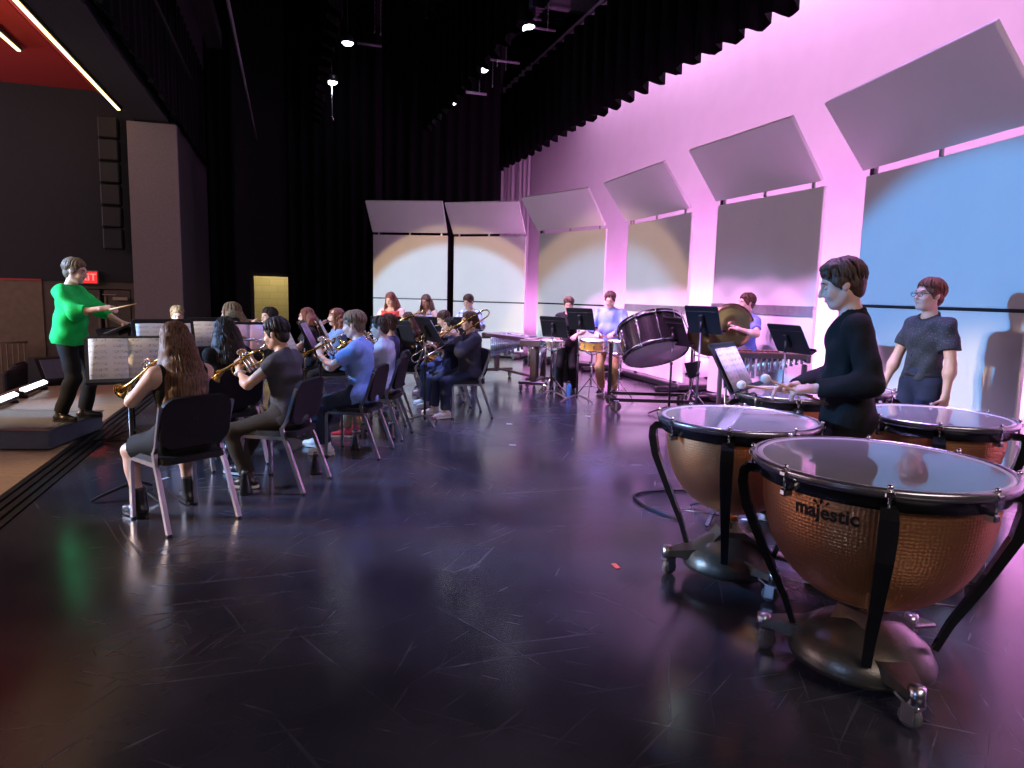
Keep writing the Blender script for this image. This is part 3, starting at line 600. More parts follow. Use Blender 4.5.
# small rubbish and tape marks on the floor
for x, y, m, l in ((.62, 3.78, 'tape_red', 'scrap of red tape on the floor beside the left timpano'), (-.02, 8.05, 'tape_white', 'scrap of white tape on the floor right of the trombonist chair'), (.98, 8.72, 'tape_white', 'scrap of white paper on the floor by the bass drum cart wheels'), (.02, 6.9, 'tape_white', 'small white tape mark alone in the middle of the open floor'), (-2.75, 5.35, 'tape_white', 'white paper scrap left of the front girl chair')):
    o = MB().box((0, 0, .003), (.07, .03, .004), b=.001).build('tape_scrap', m, loc=(x, y, 0)); o.rotation_euler.z = x*3; tag(o, l, 'scrap')
# ================================================================== TIMPANI
D3 = math.radians
def timpano(x, y, R, zt, label, rz=0.0, a0=0.0, lettering=None, pedal=-PI/2, casters=0.0):
    """R = bowl radius; a0 = angle of the first strut"""
    r = thing('timpano', label, 'timpani', (x, y, 0), 0, 'copper timpani')
    Ro = R+.052; depth = R*1.22; zb = zt-.068
    prof = []
    for i in range(25):
        q = i/24; prof.append((R*1.0*(1-q**2.35)**(1/2.1), zb-depth*q))
    bowl = MB().lathe(prof, 72).build('bowl', 'copper', r)
    MB().lathe([(R-.004, zb-.009), (R+.024, zb-.009), (R+.028, zt-.03), (Ro-.020, zt-.022), (Ro-.020, zt-.008), (R*.9, zt-.008)], 72).build('collar', 'gloss_black', r)
    MB().lathe([(Ro-.022, zt-.028), (Ro, zt-.026), (Ro+.003, zt-.004), (Ro-.003, zt+.006), (Ro-.014, zt+.008), (Ro-.022, zt+.002), (Ro-.022, zt-.028)], 72).build('counter_hoop', 'rim_steel', r)
    hd = MB(); hd.disc(Ro-.042, zt, 72, mi=0); hd.lathe([(Ro-.022, zt+.0), (Ro-.030, zt+.005), (Ro-.042, zt+.0)], 72, mi=1)
    hd.build('drum_head', ['drum_film', 'drum_film_edge'], r)
    # struts
    for k in range(4):
        a = a0+k*PI/2; ca, sa = math.cos(a), math.sin(a)
        path = [(R+.020, zt-.070), (R+.058, zt-.073), (R+.078, zt-.095), (R+.080, zt-.14), (R+.060, zt-.24), (R*.90+.01, .45), (R*.72, .28), (R*.62, .165)]
        pts = [(ca*q, sa*q, z) for q, z in path]
        MB().tube(pts, [1.0, 1.15, 1.25, 1.3, 1.2, .95, .8, .72], M=None, flat=(.016, .024)).build('strut', 'gloss_black', r)
    # tension rods and lugs
    for k in range(8):
        a = a0+k*PI/4+.0; ca, sa = math.cos(a), math.sin(a); q = Ro-.004
        m_ = MB().tube([(ca*q, sa*q, zt+.012), (ca*q, sa*q, zt-.085)], .006, 8)
        m_.box((ca*q, sa*q, zt-.012), (.032, .032, .02), b=.004, R=Matrix.Rotation(a, 3, 'Z')).sphere((ca*q, sa*q, zt+.014), (.011, .011, .010), n=10, m=6)
        m_.box((ca*(q-.012), sa*(q-.012), zt-.085), (.045, .03, .028), b=.006, R=Matrix.Rotation(a, 3, 'Z'))
        m_.build('tension_rod', 'chrome', r)
    # cast base: domed hub with ridge, three arms with braked casters, pedal, spider rods
    Rb = R*.66
    bm_ = MB().lathe([(0, .275), (.055, .27), (.10, .245), (Rb*.62, .215), (Rb*.9, .155), (Rb, .10), (Rb*.99, .075), (Rb*.9, .065), (0, .06)], 40)
    bm_.prism([(-.10, .235), (-.06, .285), (.06, .285), (Rb*.86, .19), (Rb*.98, .11), (-Rb*.5, .11)], .16, Matrix.Rotation(pedal, 4, 'Z'))
    bm_.build('base', 'cast_base', r)
    for k in range(3):
        a = casters+k*2*PI/3; ca, sa = math.cos(a), math.sin(a); q = R*.90
        MB().tube([(ca*Rb*.55, sa*Rb*.55, .15), (ca*Rb*.95, sa*Rb*.95, .14), (ca*q*.92, sa*q*.92, .135), (ca*q, sa*q, .13)], [1.5, 1.2, .8, .7], flat=(.022, .05)).build('base_arm', 'cast_base', r)
        cs = MB(); T = Matrix.Translation((ca*q, sa*q, 0)) @ Matrix.Rotation(a+.5, 4, 'Z')
        cs.tube([(0, 0, .165), (0, 0, .10)], [.028, .030], 12, T).box((0, .0, .092), (.05, .055, .02), T, b=.004)
        for sy in (-.026, .026): cs.box((-.014, sy, .062), (.05, .006, .075), T, b=.003)
        cs.box((-.052, 0, .10), (.05, .04, .012), T, b=.004, R=Matrix.Rotation(.5, 3, 'Y'))
        co = cs.build('caster', 'steel', r)
        MB().lathe([(.0, -.018), (.030, -.018), (.040, -.012), (.041, 0), (.040, .012), (.030, .018), (0, .018)], 24, T @ Matrix.Translation((-.016, 0, .0415)) @ Matrix.Rotation(PI/2, 4, 'X')).build('wheel', 'caster_rubber', co)
    pa = pedal; T = Matrix.Rotation(pa, 4, 'Z')
    MB().box((R*.66+.10, 0, .125), (.30, .105, .022), T, b=.008, R=Matrix.Rotation(.22, 3, 'Y')).tube([(R*.5, 0, .16), (R*.7, 0, .14)], .016, 8, T).build('pedal', 'cast_base', r)
    sp = MB().tube([(0, 0, .26), (0, 0, zb-depth+.02)], .011, 8).lathe([(0, .36), (.035, .355), (.04, .345), (.035, .335), (0, .33)], 16)
    sp.build('pull_shaft', 'brass', r)
    for k in range(4):
        a = a0+k*PI/2; ca, sa = math.cos(a), math.sin(a); q = R*.74
        MB().tube([(ca*.03, sa*.03, .345), (ca*q, sa*q, .352)], .0045, 6).build('spider_rod', 'steel', r)
    if lettering:
        th0, zc, sz = lettering
        def bend(co):
            z = zc+co.y; q = (zb-z)/depth; rr = R*(1-max(0, q)**2.35)**(1/2.1)+.0015+co.z*.5
            a = th0+co.x/R; return Vector((rr*math.cos(a), rr*math.sin(a), z))
        text_mesh('lettering', 'majestic', sz, 'ink_black', bowl, None, bend=bend, extrude=.001, bold=.0018)
        em = MB()
        for dx, h, w in ((-.024, .018, .012), (0, .026, .013), (.024, .018, .012)):
            for (p, q) in ((0, 1),):
                pts = [(dx*.6, .022), (dx-w*.5, .022+h*.5), (dx*1.1, .022+h), (dx+w*.5, .022+h*.5)]
                em.add([bend(Vector((px_-.014, py_+.006, .003))) for px_, py_ in pts], [[0, 3, 2, 1], [0, 1, 2, 3]])
        em.build('emblem', 'ink_black', bowl)
    return r
timpano(1.474, 2.708, .425, .90, 'large copper timpano nearest the camera with black lettering on its bowl', a0=D3(-113), lettering=(D3(-140), .766, .074), pedal=D3(33), casters=D3(-88))
timpano(1.219, 3.66, .369, .90, 'copper timpano at the left, its head mirroring a music stand', a0=D3(-113), pedal=D3(-5), casters=D3(175))
timpano(2.43, 3.907, .35, .90, 'copper timpano at the right edge, in front of the boy in glasses', a0=D3(-118), pedal=D3(170), casters=D3(-60))
timpano(1.90, 4.72, .300, .90, 'copper timpano behind, left of the player in black under his mallets', a0=D3(-100), pedal=D3(-90), casters=D3(-30))
timpano(2.50, 5.02, .235, .90, 'smallest copper timpano, mostly hidden behind the player in black', a0=D3(-100), pedal=D3(-110), casters=D3(-50))
# ================================================================== CHAIRS
def make_chair(label):
    r = thing('musician_chair', label, 'chair', group='black musician chairs with silver legs')
    st = MB(); out = rrect(.44, .43, .06)
    st.add([(x, y, .425) for x, y in out]+[(x*.98, y*.98, .465) for x, y in out], [list(range(24))[::-1], list(range(24, 48))]+[[i, (i+1) % 24, 24+(i+1) % 24, 24+i] for i in range(24)])
    st.build('seat', 'chair_black', r)
    bk = MB(); o2 = rrect(.46, .33, .09); T = Matrix.Translation((-.235, 0, .685)) @ Matrix.Rotation(-.19, 4, 'Y')
    def cv(x, z, t): return (-.10*(x*x)*3.0*-1*.35+t, x, z)
    bk.add([cv(x, z, -.014) for x, z in o2]+[cv(x, z, .018) for x, z in o2], [list(range(24)), list(range(24, 48))[::-1]]+[[i, 24+i, 24+(i+1) % 24, (i+1) % 24] for i in range(24)], M=T)
    bk.build('backrest', 'chair_black', r)
    for sy in (-1, 1):
        MB().tube([(.17, sy*.205, .42), (.195, sy*.208, .405), (.20, sy*.21, .36), (.20, sy*.212, .012)], 1, flat=(.0125, .0125)).build('leg', 'steel', r)
        MB().tube([(-.13, sy*.222, .50), (-.145, sy*.222, .42), (-.175, sy*.226, .36), (-.30, sy*.236, .012)], 1, flat=(.0135, .0135)).build('leg', 'steel', r)
        MB().tube([(-.13, sy*.222, .49), (-.165, sy*.225, .54), (-.19, sy*.231, .60), (-.255, sy*.236, .80)], 1, flat=(.011, .011)).build('back_upright', 'steel', r)
        for fx, fy in ((.20, .212), (-.30, .236)): MB().box((fx, sy*fy, .010), (.032, .032, .02), b=.006).build('foot_cap', 'case_black', r)
    MB().tube([(-.14, -.215, .415), (.18, -.205, .415)], 1, flat=(.012, .012)).tube([(-.14, .215, .415), (.18, .205, .415)], 1, flat=(.012, .012)).tube([(.17, -.2, .415), (.17, .2, .415)], 1, flat=(.012, .012)).build('seat_frame', 'steel', r)
    return r
_proto = None
def chair(x, y, head, label):
    global _proto
    if _proto is None: o = _proto = make_chair(label)
    else: o = copy_tree(_proto); o['label'] = label
    o.location = (x, y, 0); o.rotation_euler.z = head; return o
# ================================================================== MUSIC STANDS
def music_stand(x, y, face, zc, label, tilt=.45, w=.50, h=.33, base=True, sheet=None, boom=False):
    """desk centre height zc; face = direction the printed side looks to"""
    r = thing('music_stand', label, 'music stand', (x, y, 0), face, 'black music stands')
    T = Matrix.Translation((0, 0, zc)) @ Matrix.Rotation(-tilt, 4, 'Y')      # desk normal +X, leaning back
    dk_ = MB(); o_ = rrect(w, h, .025)
    n = len(o_); dk_.add([(-.004, a, b) for a, b in o_]+[(.004, a, b) for a, b in o_], [list(range(n)), [n+i for i in range(n)][::-1]]+[[i, n+i, n+(i+1) % n, (i+1) % n] for i in range(n)], M=T)
    dk_.box((.0, 0, h/2-.01), (.016, w-.03, .02), T, b=.004).box((-.008, 0, .30*h), (.012, w-.01, .006), T, b=.002)
    dk_.build('desk', 'stand_black', r)
    MB().box((.035, 0, -h/2), (.075, w, .006), T, b=.002).box((.072, 0, -h/2+.012), (.005, w, .026), T, b=.002).build('ledge', 'stand_black', r)
    MB().box((-.022, 0, -.01), (.035, .05, .15), T, b=.008).tube([(-.03, 0, zc-.02), (-.03, 0, zc-.14)], .016, 10).build('neck', 'stand_black', r)
    MB().tube([(-.03, 0, zc-.08), (-.03, 0, .62)], .0085, 10).build('shaft', 'steel', r)
    MB().tube([(-.03, 0, .70), (-.03, 0, .05)], .0145, 12).tube([(-.03, 0, .70), (-.03, 0, .665)], .019, 12).build('tube', 'stand_black', r)
    for k in range(3):
        a = k*2*PI/3+.6; ca, sa = math.cos(a), math.sin(a)
        MB().tube([(-.03+ca*q, sa*q, z) for q, z in ((0, .10), (.05, .098), (.12, .075), (.20, .045), (.27, .012))], [1, 1, .9, .8, .7], flat=(.010, .016)).build('leg', 'steel' if boom else 'stand_black', r)
    if sheet:
        sw, sh, lb, mt = sheet
        M4 = Matrix.Translation((x, y, 0)) @ Matrix.Rotation(face, 4, 'Z') @ T @ Matrix.Translation((.010, 0, -h/2+sh/2+.004))
        for k in (-1, 1):
            sb = MB(); vs = []
            for i in range(7):
                for j in range(2):
                    q = i/6; vs.append((k*sw*q, -.002-.012*math.sin(q*PI)*.7, (j-.5)*sh))
            sb.add(vs, [[2*i, 2*i+2, 2*i+3, 2*i+1] for i in range(6)], True)
            so = sb.build('sheet_music', mt)
            so.matrix_world = M4 @ Matrix(((0, -1, 0, 0), (1, 0, 0, 0), (0, 0, 1, 0), (0, 0, 0, 1))) @ Matrix.Translation((0, -.004, 0))
            md = so.modifiers.new('thickness', 'SOLIDIFY'); md.thickness = .0015
            tag(so, ('left' if k < 0 else 'right')+' printed page '+lb, 'sheet music', 'sheet music on the stands')
    return r
# ================================================================== PERCUSSION
def caster(T, parent, r=.05, mat='steel'):
    co = MB().box((0, 0, 2*r+.012), (.07, .06, .012), T, b=.003).box((0, -.026, r*1.2), (.03, .005, r*1.7), T, b=.002).box((0, .026, r*1.2), (.03, .005, r*1.7), T, b=.002).build('caster', mat, parent)
    MB().lathe([(0, -.016), (r*.6, -.017), (r*.95, -.013), (r, 0), (r*.95, .013), (r*.6, .017), (0, .016)], 20, T @ Matrix.Translation((0, 0, r)) @ Matrix.Rotation(PI/2, 4, 'X')).build('wheel', 'caster_rubber', co)
def drum_body(parent, R, H, M, shell_mat, head_mat, hoop_mat, lugs=8, lug_mat='chrome', bottom=None):
    MB().lathe([(R, -H/2), (R, H/2)], 48, M).build('shell', shell_mat, parent)
    MB().lathe([(R*.985, H/2-.01), (R*.985, H/2+.004), (0, H/2+.004)], 48, M).build('batter_head', head_mat, parent)
    MB().lathe([(R*.985, -H/2+.01), (R*.985, -H/2-.004), (0, -H/2-.004)], 48, M).build('resonant_head', bottom or head_mat, parent)
    hw = min(.04, H*.16)
    for s in (-1, 1):
        MB().lathe([(R-.004, s*(H/2-hw*.7)), (R+.016, s*(H/2-hw*.7)), (R+.016, s*(H/2+hw*.3)), (R-.004, s*(H/2+hw*.3)), (R-.004, s*(H/2-hw*.7))], 48, M).build('hoop', hoop_mat, parent)
    for k in range(lugs):
        a = 2*PI*k/lugs; q = R+.018
        l_ = MB().tube([(q*math.cos(a), q*math.sin(a), -H/2-.005), (q*math.cos(a), q*math.sin(a), H/2+.005)], max(.004, R*.016), 6, M)
        for s in (-1, 1): l_.box((q*math.cos(a), q*math.sin(a), s*(H/2-hw*.2)), (.022, .022, hw*.8), M, b=.004)
        l_.box(((R+.006)*math.cos(a), (R+.006)*math.sin(a), 0), (.02, .02, H*.3), M, b=.004)
        l_.build('lug', lug_mat, parent)
# bass drum tipped back on its wheeled frame
fr = thing('bass_drum_cart', 'black wheeled steel frame carrying the tipped bass drum', 'cart', (1.90, 9.42, 0), -.02)
fm = MB()
for y in (-.33, .33): fm.tube([(-.56, y, .165), (.56, y, .165)], 1, flat=(.022, .022))
for x in (-.56, .56): fm.tube([(x, -.33, .165), (x, .33, .165)], 1, flat=(.022, .022))
fm.build('base_rail', 'black_steel', fr)
MB().tube([(-.56, 0, .165), (-.56, 0, .90)], 1, flat=(.024, .024)).build('post', 'black_steel', fr); MB().tube([(.56, 0, .165), (.56, 0, .90)], 1, flat=(.024, .024)).build('post', 'black_steel', fr)
for x in (-.5, .5):
    for y in (-.33, .33): caster(Matrix.Translation((x, y, 0)), fr, .072)
bd = thing('bass_drum', 'big black bass drum with chrome rods, tipped so its grey head faces down', 'drum', (1.90, 9.42, .97), -.02)
ax = Vector((-.17, .46, .87)).normalized(); MBD = align((0, 0, 0), ax)
drum_body(bd, .425, .46, MBD, 'gloss_black', 'bass_head', 'gloss_black', 10)
MB().torus(.447, .010, MBD @ Matrix.Translation((0, 0, .20)), 48, 6).torus(.447, .010, MBD @ Matrix.Translation((0, 0, -.20)), 48, 6).build('hoop_trim', 'chrome', bd)
bdg = MB(); Tb = Matrix.Rotation(-1.75, 4, 'Z')
bdg.lathe([(0, .006), (.032, .006), (.036, 0), (.0, -.002)], 20, MBD @ Matrix.Rotation(0, 4, 'Z') @ align((.428*math.cos(-1.9), .428*math.sin(-1.9), 0), (math.cos(-1.9), math.sin(-1.9), 0)) @ Matrix.Diagonal((.7, 1.2, 1, 1))); bdg.build('badge', 'chrome', bd)
for s in (-1, 1): MB().box((s*.545, 0, -.09), (.03, .06, .09), b=.008).build('mount_bracket', 'chrome', bd)
def snare(x, y, z, R, H, tilt, sm, label, hoop='chrome', legs=True):
    r = thing('snare_drum', label, 'drum', (x, y, z), 0)
    drum_body(r, R, H, Matrix.Rotation(tilt, 4, 'X'), sm, 'cloth_white', hoop, 8, 'chrome', 'bass_head')
    if legs:
        t = thing('drum_tripod', 'chrome tripod under the '+label.split(' on ')[0], 'drum stand', (x, y, 0), .3)
        MB().tube([(0, 0, .16), (0, 0, z-H/2-.05)], .013, 10).build('column', 'chrome', t)
        for k in range(3):
            a = k*2*PI/3; ca, sa = math.cos(a), math.sin(a)
            MB().tube([(ca*.012, sa*.012, .30), (ca*.25, sa*.25, .02)], .008, 6).tube([(ca*.012, sa*.012, .17), (ca*.14, sa*.14, .155)], .005, 6).sphere((ca*.25, sa*.25, .016), .016, n=8, m=6).build('leg', 'chrome', t)
            MB().tube([(0, 0, z-H/2-.08), (ca*R*.8, sa*R*.8, z-H/2-.03), (ca*R*.95, sa*R*.95, z-H/2+.0)], .008, 6).build('basket_arm', 'chrome', t)
snare(1.19, 10.35, .80, .178, .15, .10, 'maple_shell', 'honey coloured snare drum on a chrome tripod before the percussionists', 'chrome')
snare(1.56, 10.05, .80, .178, .17, .06, 'tube_silver', 'silver snare drum on a chrome tripod beside the bass drum frame')
snare(.60, 10.45, .80, .165, .09, .04, 'tube_silver', 'shallow silver snare drum on a chrome tripod left of the honey coloured one')
bx = thing('conga_case', 'dark upright drum case standing behind the shallow snare', 'case', (.80, 11.0, 0), .2); MB().box((0, 0, .40), (.34, .30, .50), b=.03).build('body', 'case_black', bx)
for xx in (-.12, .12):
    for yy in (-.1, .1): MB().tube([(xx, yy, 0), (xx, yy, .17)], .014, 6).build('leg', 'chrome', bx)
MB().box((0, -.152, .5), (.05, .01, .05), b=.004).build('latch', 'brass', bx)
wb = thing('water_bottle', 'blue water bottle on the floor by the honey coloured snare', 'bottle', (.86, 10.3, 0)); MB().lathe([(0, 0), (.036, .0), (.038, .02), (.038, .17), (.022, .21), (.016, .215), (.016, .225)], 20).build('body', 'bottle_blue', wb); MB().lathe([(0, .25), (.018, .25), (.018, .222), (0, .222)], 16).build('cap', 'case_black', wb)
def mallet_keyboard(x, y, rz, L, z, nb, label, bar='rosewood', wl=.42, wr=.24, frame='frame_brown', tubes='tube_silver'):
    r = thing('mallet_keyboard', label, 'mallet instrument', (x, y, 0), rz)
    for row, (yo, nn) in enumerate(((-1, nb), (1, nb-6))):
        for i in range(nn):
            q = i/(nb-1) if row == 0 else (i+.5+i//5)/(nb-1)
            q = min(q, 1); w = wl+(wr-wl)*q; xx = -L/2+L*q
            MB().box((xx, yo*w*.32, z+.012+(row*.014)), (L/nb*.86, w*.60, .02), b=.004).build('bar', bar, r)
            if row == 0 or i % 2 == 0: MB().tube([(xx, yo*w*.32, z-.03), (xx, yo*w*.32, z-.10-.32*(1-q)**1.2)], L/nb*.36, 10).build('resonator', tubes, r)
    for sy in (-1, 1): MB().tube([(-L/2-.04, sy*wl*.62, z-.015), (L/2+.04, sy*wr*.66, z-.015)], 1, flat=(.028, .014)).build('side_rail', frame, r)
    for sx, w in ((-1, wl), (1, wr)):
        MB().box((sx*(L/2+.05), 0, z-.03), (.05, w*1.5, .11), b=.012).build('end_board', frame, r)
        MB().box((sx*(L/2+.05), 0, z*.5), (.045, .10, z-.22), b=.01).box((sx*(L/2+.05), 0, .145), (.06, w*1.55, .05), b=.012).build('leg', frame, r)
        for sy in (-1, 1): caster(Matrix.Translation((sx*(L/2+.05), sy*w*.65, 0)), r, .055, 'brass')
    MB().box((0, 0, .165), (L, .05, .04), b=.01).build('stretcher', frame, r)
    return r
mallet_keyboard(.05, 12.05, math.radians(-62), 1.35, .80, 19, 'long vibraphone with pale tubes behind the trombonist', bar='tube_silver')
mallet_keyboard(.42, 11.15, math.radians(75), .62, .80, 12, 'small dark xylophone left of the percussion girl stand', wl=.30, wr=.22)
mallet_keyboard(2.98, 8.2, math.radians(-8), .86, .90, 15, 'rosewood xylophone with pale tubes in front of the cymbal player', wl=.34, wr=.22, tubes='tube_silver')
# cymbal on a boom, black bag on a small stand, hanging by the bass drum
cs_ = thing('cymbal_stand', 'chrome boom stand beside the bass drum with a black pouch', 'stand', (2.42, 9.25, 0))
MB().tube([(0, 0, .05), (0, 0, .95)], .014, 8).tube([(0, 0, .95), (-.16, .05, 1.30), (-.18, .06, 1.36)], .009, 8).build('column', 'chrome', cs_)
for k in range(3):
    a = k*2*PI/3; MB().tube([(0, 0, .32), (math.cos(a)*.27, math.sin(a)*.27, .015)], .010, 6).build('leg', 'chrome', cs_)
MB().prism([(-.10, .66), (.10, .70), (.07, .50), (-.03, .46)], .10).build('pouch', 'seat_fabric', cs_)
MB().tube([(-.02, 0, .92), (.22, -.02, .74), (-.0, 0, .78)], .008, 6).build('hook_arm', 'case_black', cs_)
def mute(x, y, label):
    r = thing('trumpet_mute', label, 'mute', (x, y, 0), 0, 'black trumpet mutes on the floor')
    MB().lathe([(0, 0), (.050, 0), (.052, .008), (.050, .02), (.022, .15), (.016, .185), (0, .19)], 20).build('cone', 'gloss_black', r); MB().lathe([(.0215, .152), (.026, .150), (.022, .178), (.017, .180)], 16).build('cork', 'frame_brown', r)
mute(-1.97, 5.00, 'black trumpet mute on the floor right of the front girl chair'); mute(-1.62, 5.62, 'black trumpet mute on the floor behind the second chair'); mute(-1.50, 6.55, 'black trumpet mute on the floor under the blue shirt boy'); mute(-1.25, 7.05, 'black trumpet mute on the floor farthest from the camera')
mute(-2.28, 5.02, 'black trumpet mute beside the front girl boot') if False else None
# ================================================================== PEOPLE: one continuous surface from a signed distance field
V = lambda *a: np.array(a, dtype=np.float64)
def nrm(a): a = np.asarray(a, float); return a/(np.linalg.norm(a)+1e-12)
class SDF:
    def __init__(s): s.ops = []
    def cap(s, a, b, r1, r2=None, k=.03, sub=False, flat=False):
        a = V(*a); b = V(*b); r2 = r1 if r2 is None else r2; m = max(r1, r2)
        s.ops.append(('c', sub, k, np.minimum(a, b)-m, np.maximum(a, b)+m, (a, b, r1, r2, flat))); return s
    def chain(s, pts, rs, k=.03, sub=False):
        for i in range(len(pts)-1): s.cap(pts[i], pts[i+1], rs[i], rs[i+1], k, sub)
        return s
    def ell(s, c, r, R=None, k=.03, sub=False):
        c = V(*c); m = max(r); s.ops.append(('e', sub, k, c-m, c+m, (c, V(*r), np.eye(3) if R is None else R))); return s
    def cut(s, p, n, k=0.0, near=None): s.ops.append(('p', True, k, None, None, (V(*p), nrm(n), near))); return s   # removes the side n points to
    def noise(s, amp, f, seed=0): s.ops.append(('n', False, 0, None, None, (amp, f, seed))); return s
    def mesh(s, name, h):
        lo = np.min([o[3] for o in s.ops if o[3] is not None and not o[1]], 0)-3*h-.02; hi = np.max([o[4] for o in s.ops if o[4] is not None and not o[1]], 0)+3*h+.02
        n = np.ceil((hi-lo)/h).astype(int)+1
        D = np.full(n, .5, np.float32)
        ax = [(lo[i]+h*np.arange(n[i])).astype(np.float32) for i in range(3)]
        for kind, sub, k, a, b, dat in s.ops:
            if kind in 'ce':
                pad = k+2.5*h
                i0 = np.maximum(0, np.floor((a-pad-lo)/h).astype(int)); i1 = np.minimum(n, np.ceil((b+pad-lo)/h).astype(int)+1)
                if np.any(i1 <= i0): continue
                sl = tuple(slice(i0[i], i1[i]) for i in range(3))
                X, Y, Z = np.meshgrid(ax[0][sl[0]], ax[1][sl[1]], ax[2][sl[2]], indexing='ij')
            else:
                sl = (slice(None),)*3
                if kind == 'p' and dat[2] is not None:
                    c_, rr = dat[2]; i0 = np.maximum(0, np.floor((c_-rr-lo)/h).astype(int)); i1 = np.minimum(n, np.ceil((c_+rr-lo)/h).astype(int)+1)
                    if np.any(i1 <= i0): continue
                    sl = tuple(slice(i0[i], i1[i]) for i in range(3))
                X, Y, Z = np.meshgrid(ax[0][sl[0]], ax[1][sl[1]], ax[2][sl[2]], indexing='ij')
            d0 = D[sl]
            if kind == 'c':
                p, q, r1, r2, flat = dat; ba = q-p; L2 = max(ba@ba, 1e-9)
                t = np.clip(((X-p[0])*ba[0]+(Y-p[1])*ba[1]+(Z-p[2])*ba[2])/L2, 0, 1)
                d = np.sqrt((X-p[0]-t*ba[0])**2+(Y-p[1]-t*ba[1])**2+(Z-p[2]-t*ba[2])**2)-(r1+(r2-r1)*t)
                if flat: bl = math.sqrt(L2); d = np.maximum(d, ((X-q[0])*ba[0]+(Y-q[1])*ba[1]+(Z-q[2])*ba[2])/bl)
            elif kind == 'e':
                c, r, R = dat; x, y, z = X-c[0], Y-c[1], Z-c[2]
                u = [(x*R[0, i]+y*R[1, i]+z*R[2, i])/r[i] for i in range(3)]
                k0 = np.sqrt(u[0]**2+u[1]**2+u[2]**2)+1e-6; k1 = np.sqrt((u[0]/r[0])**2+(u[1]/r[1])**2+(u[2]/r[2])**2)+1e-6
                d = k0*(k0-1)/k1
            elif kind == 'p':
                p, nn, near = dat; d = -((X-p[0])*nn[0]+(Y-p[1])*nn[1]+(Z-p[2])*nn[2])
            else:
                amp, f, sd = dat; rs = np.random.RandomState(sd+3); e = 0
                for i in range(5):
                    w = nrm(rs.randn(3))*f*(.7+.8*rs.rand()); e = e+np.sin(X*w[0]+Y*w[1]+Z*w[2]+rs.rand()*6.3)
                D[sl] = d0+amp*e/2.2; continue
            if sub:
                d = -d
                if k > 0: hh = np.clip(.5-.5*(d0-d)/k, 0, 1); D[sl] = d0+(d-d0)*hh+k*hh*(1-hh)
                else: D[sl] = np.maximum(d0, d)
            else:
                if k > 0: hh = np.clip(.5+.5*(d0-d)/k, 0, 1); D[sl] = d0+(d-d0)*hh-k*hh*(1-hh)
                else: D[sl] = np.minimum(d0, d)
        return surfnet(D, lo, h, name)
def surfnet(D, o, h, name):
    S = D < 0
    corners = [(i, j, k) for i in (0, 1) for j in (0, 1) for k in (0, 1)]
    nx, ny, nz = D.shape
    sub = lambda A, c: A[c[0]:nx-1+c[0], c[1]:ny-1+c[1], c[2]:nz-1+c[2]]
    cnt = sum(sub(S, c).astype(np.int8) for c in corners)
    mix = (cnt > 0) & (cnt < 8); I, J, K = np.nonzero(mix)
    idx = np.full(mix.shape, -1, np.int32); idx[mix] = np.arange(len(I))
    vals = {c: D[I+c[0], J+c[1], K+c[2]] for c in corners}
    acc = np.zeros((len(I), 3)); num = np.zeros(len(I))
    for a in corners:
        for ax in range(3):
            if a[ax]: continue
            b = list(a); b[ax] = 1; b = tuple(b); va, vb = vals[a], vals[b]; cr = (va < 0) != (vb < 0)
            t = np.where(cr, va/np.where(cr, va-vb, 1), 0)
            for q in range(3): acc[:, q] += np.where(cr, a[q]+(t if q == ax else 0), 0)
            num += cr
    pts = (acc/num[:, None]+np.stack([I, J, K], 1))*h+o
    quads = []
    for ax in range(3):
        A = np.take(S, range(D.shape[ax]-1), ax); B = np.take(S, range(1, D.shape[ax]), ax); ch = A != B
        i, j, k = np.nonzero(ch); q = np.stack([i, j, k], 1); o1, o2 = [(1, 2), (2, 0), (0, 1)][ax]
        ok = (q[:, o1] > 0) & (q[:, o2] > 0) & (q[:, o1] < D.shape[o1]-1) & (q[:, o2] < D.shape[o2]-1); q = q[ok]; sgn = A[ch][ok]
        e1 = np.zeros(3, int); e1[o1] = 1; e2 = np.zeros(3, int); e2[o2] = 1
        g_ = lambda qq: idx[qq[:, 0], qq[:, 1], qq[:, 2]]
        f = np.stack([g_(q-e1-e2), g_(q-e2), g_(q), g_(q-e1)], 1); f[~sgn] = f[~sgn][:, ::-1]; quads.append(f)
    F = np.concatenate(quads); F = F[(F >= 0).all(1)]
    me = bpy.data.meshes.new(name); nv, nf = len(pts), len(F)
    me.vertices.add(nv); me.vertices.foreach_set('co', pts.astype(np.float32).ravel())
    me.loops.add(nf*4); me.loops.foreach_set('vertex_index', F.astype(np.int32).ravel())
    me.polygons.add(nf); me.polygons.foreach_set('loop_start', np.arange(0, nf*4, 4, dtype=np.int32))
    me.polygons.foreach_set('use_smooth', np.ones(nf, bool)); me.update(calc_edges=True); me.validate(); return me
def rotm(ax, a):
    c, s = math.cos(a), math.sin(a)
    return {'x': np.array([[1, 0, 0], [0, c, -s], [0, s, c]]), 'y': np.array([[c, 0, s], [0, 1, 0], [-s, 0, c]]), 'z': np.array([[c, -s, 0], [s, c, 0], [0, 0, 1]])}[ax]
def ik(Sh, Wr, a, b, pole):
    v = Wr-Sh; L = np.linalg.norm(v); L2 = min(L, (a+b)*.995); d = v/(L+1e-9); Wr = Sh+d*L2
    x = (a*a-b*b+L2*L2)/(2*L2); hgt = math.sqrt(max(0, a*a-x*x)); p = pole-d*(pole@d); p = nrm(p)
    return Sh+d*x+p*hgt, Wr
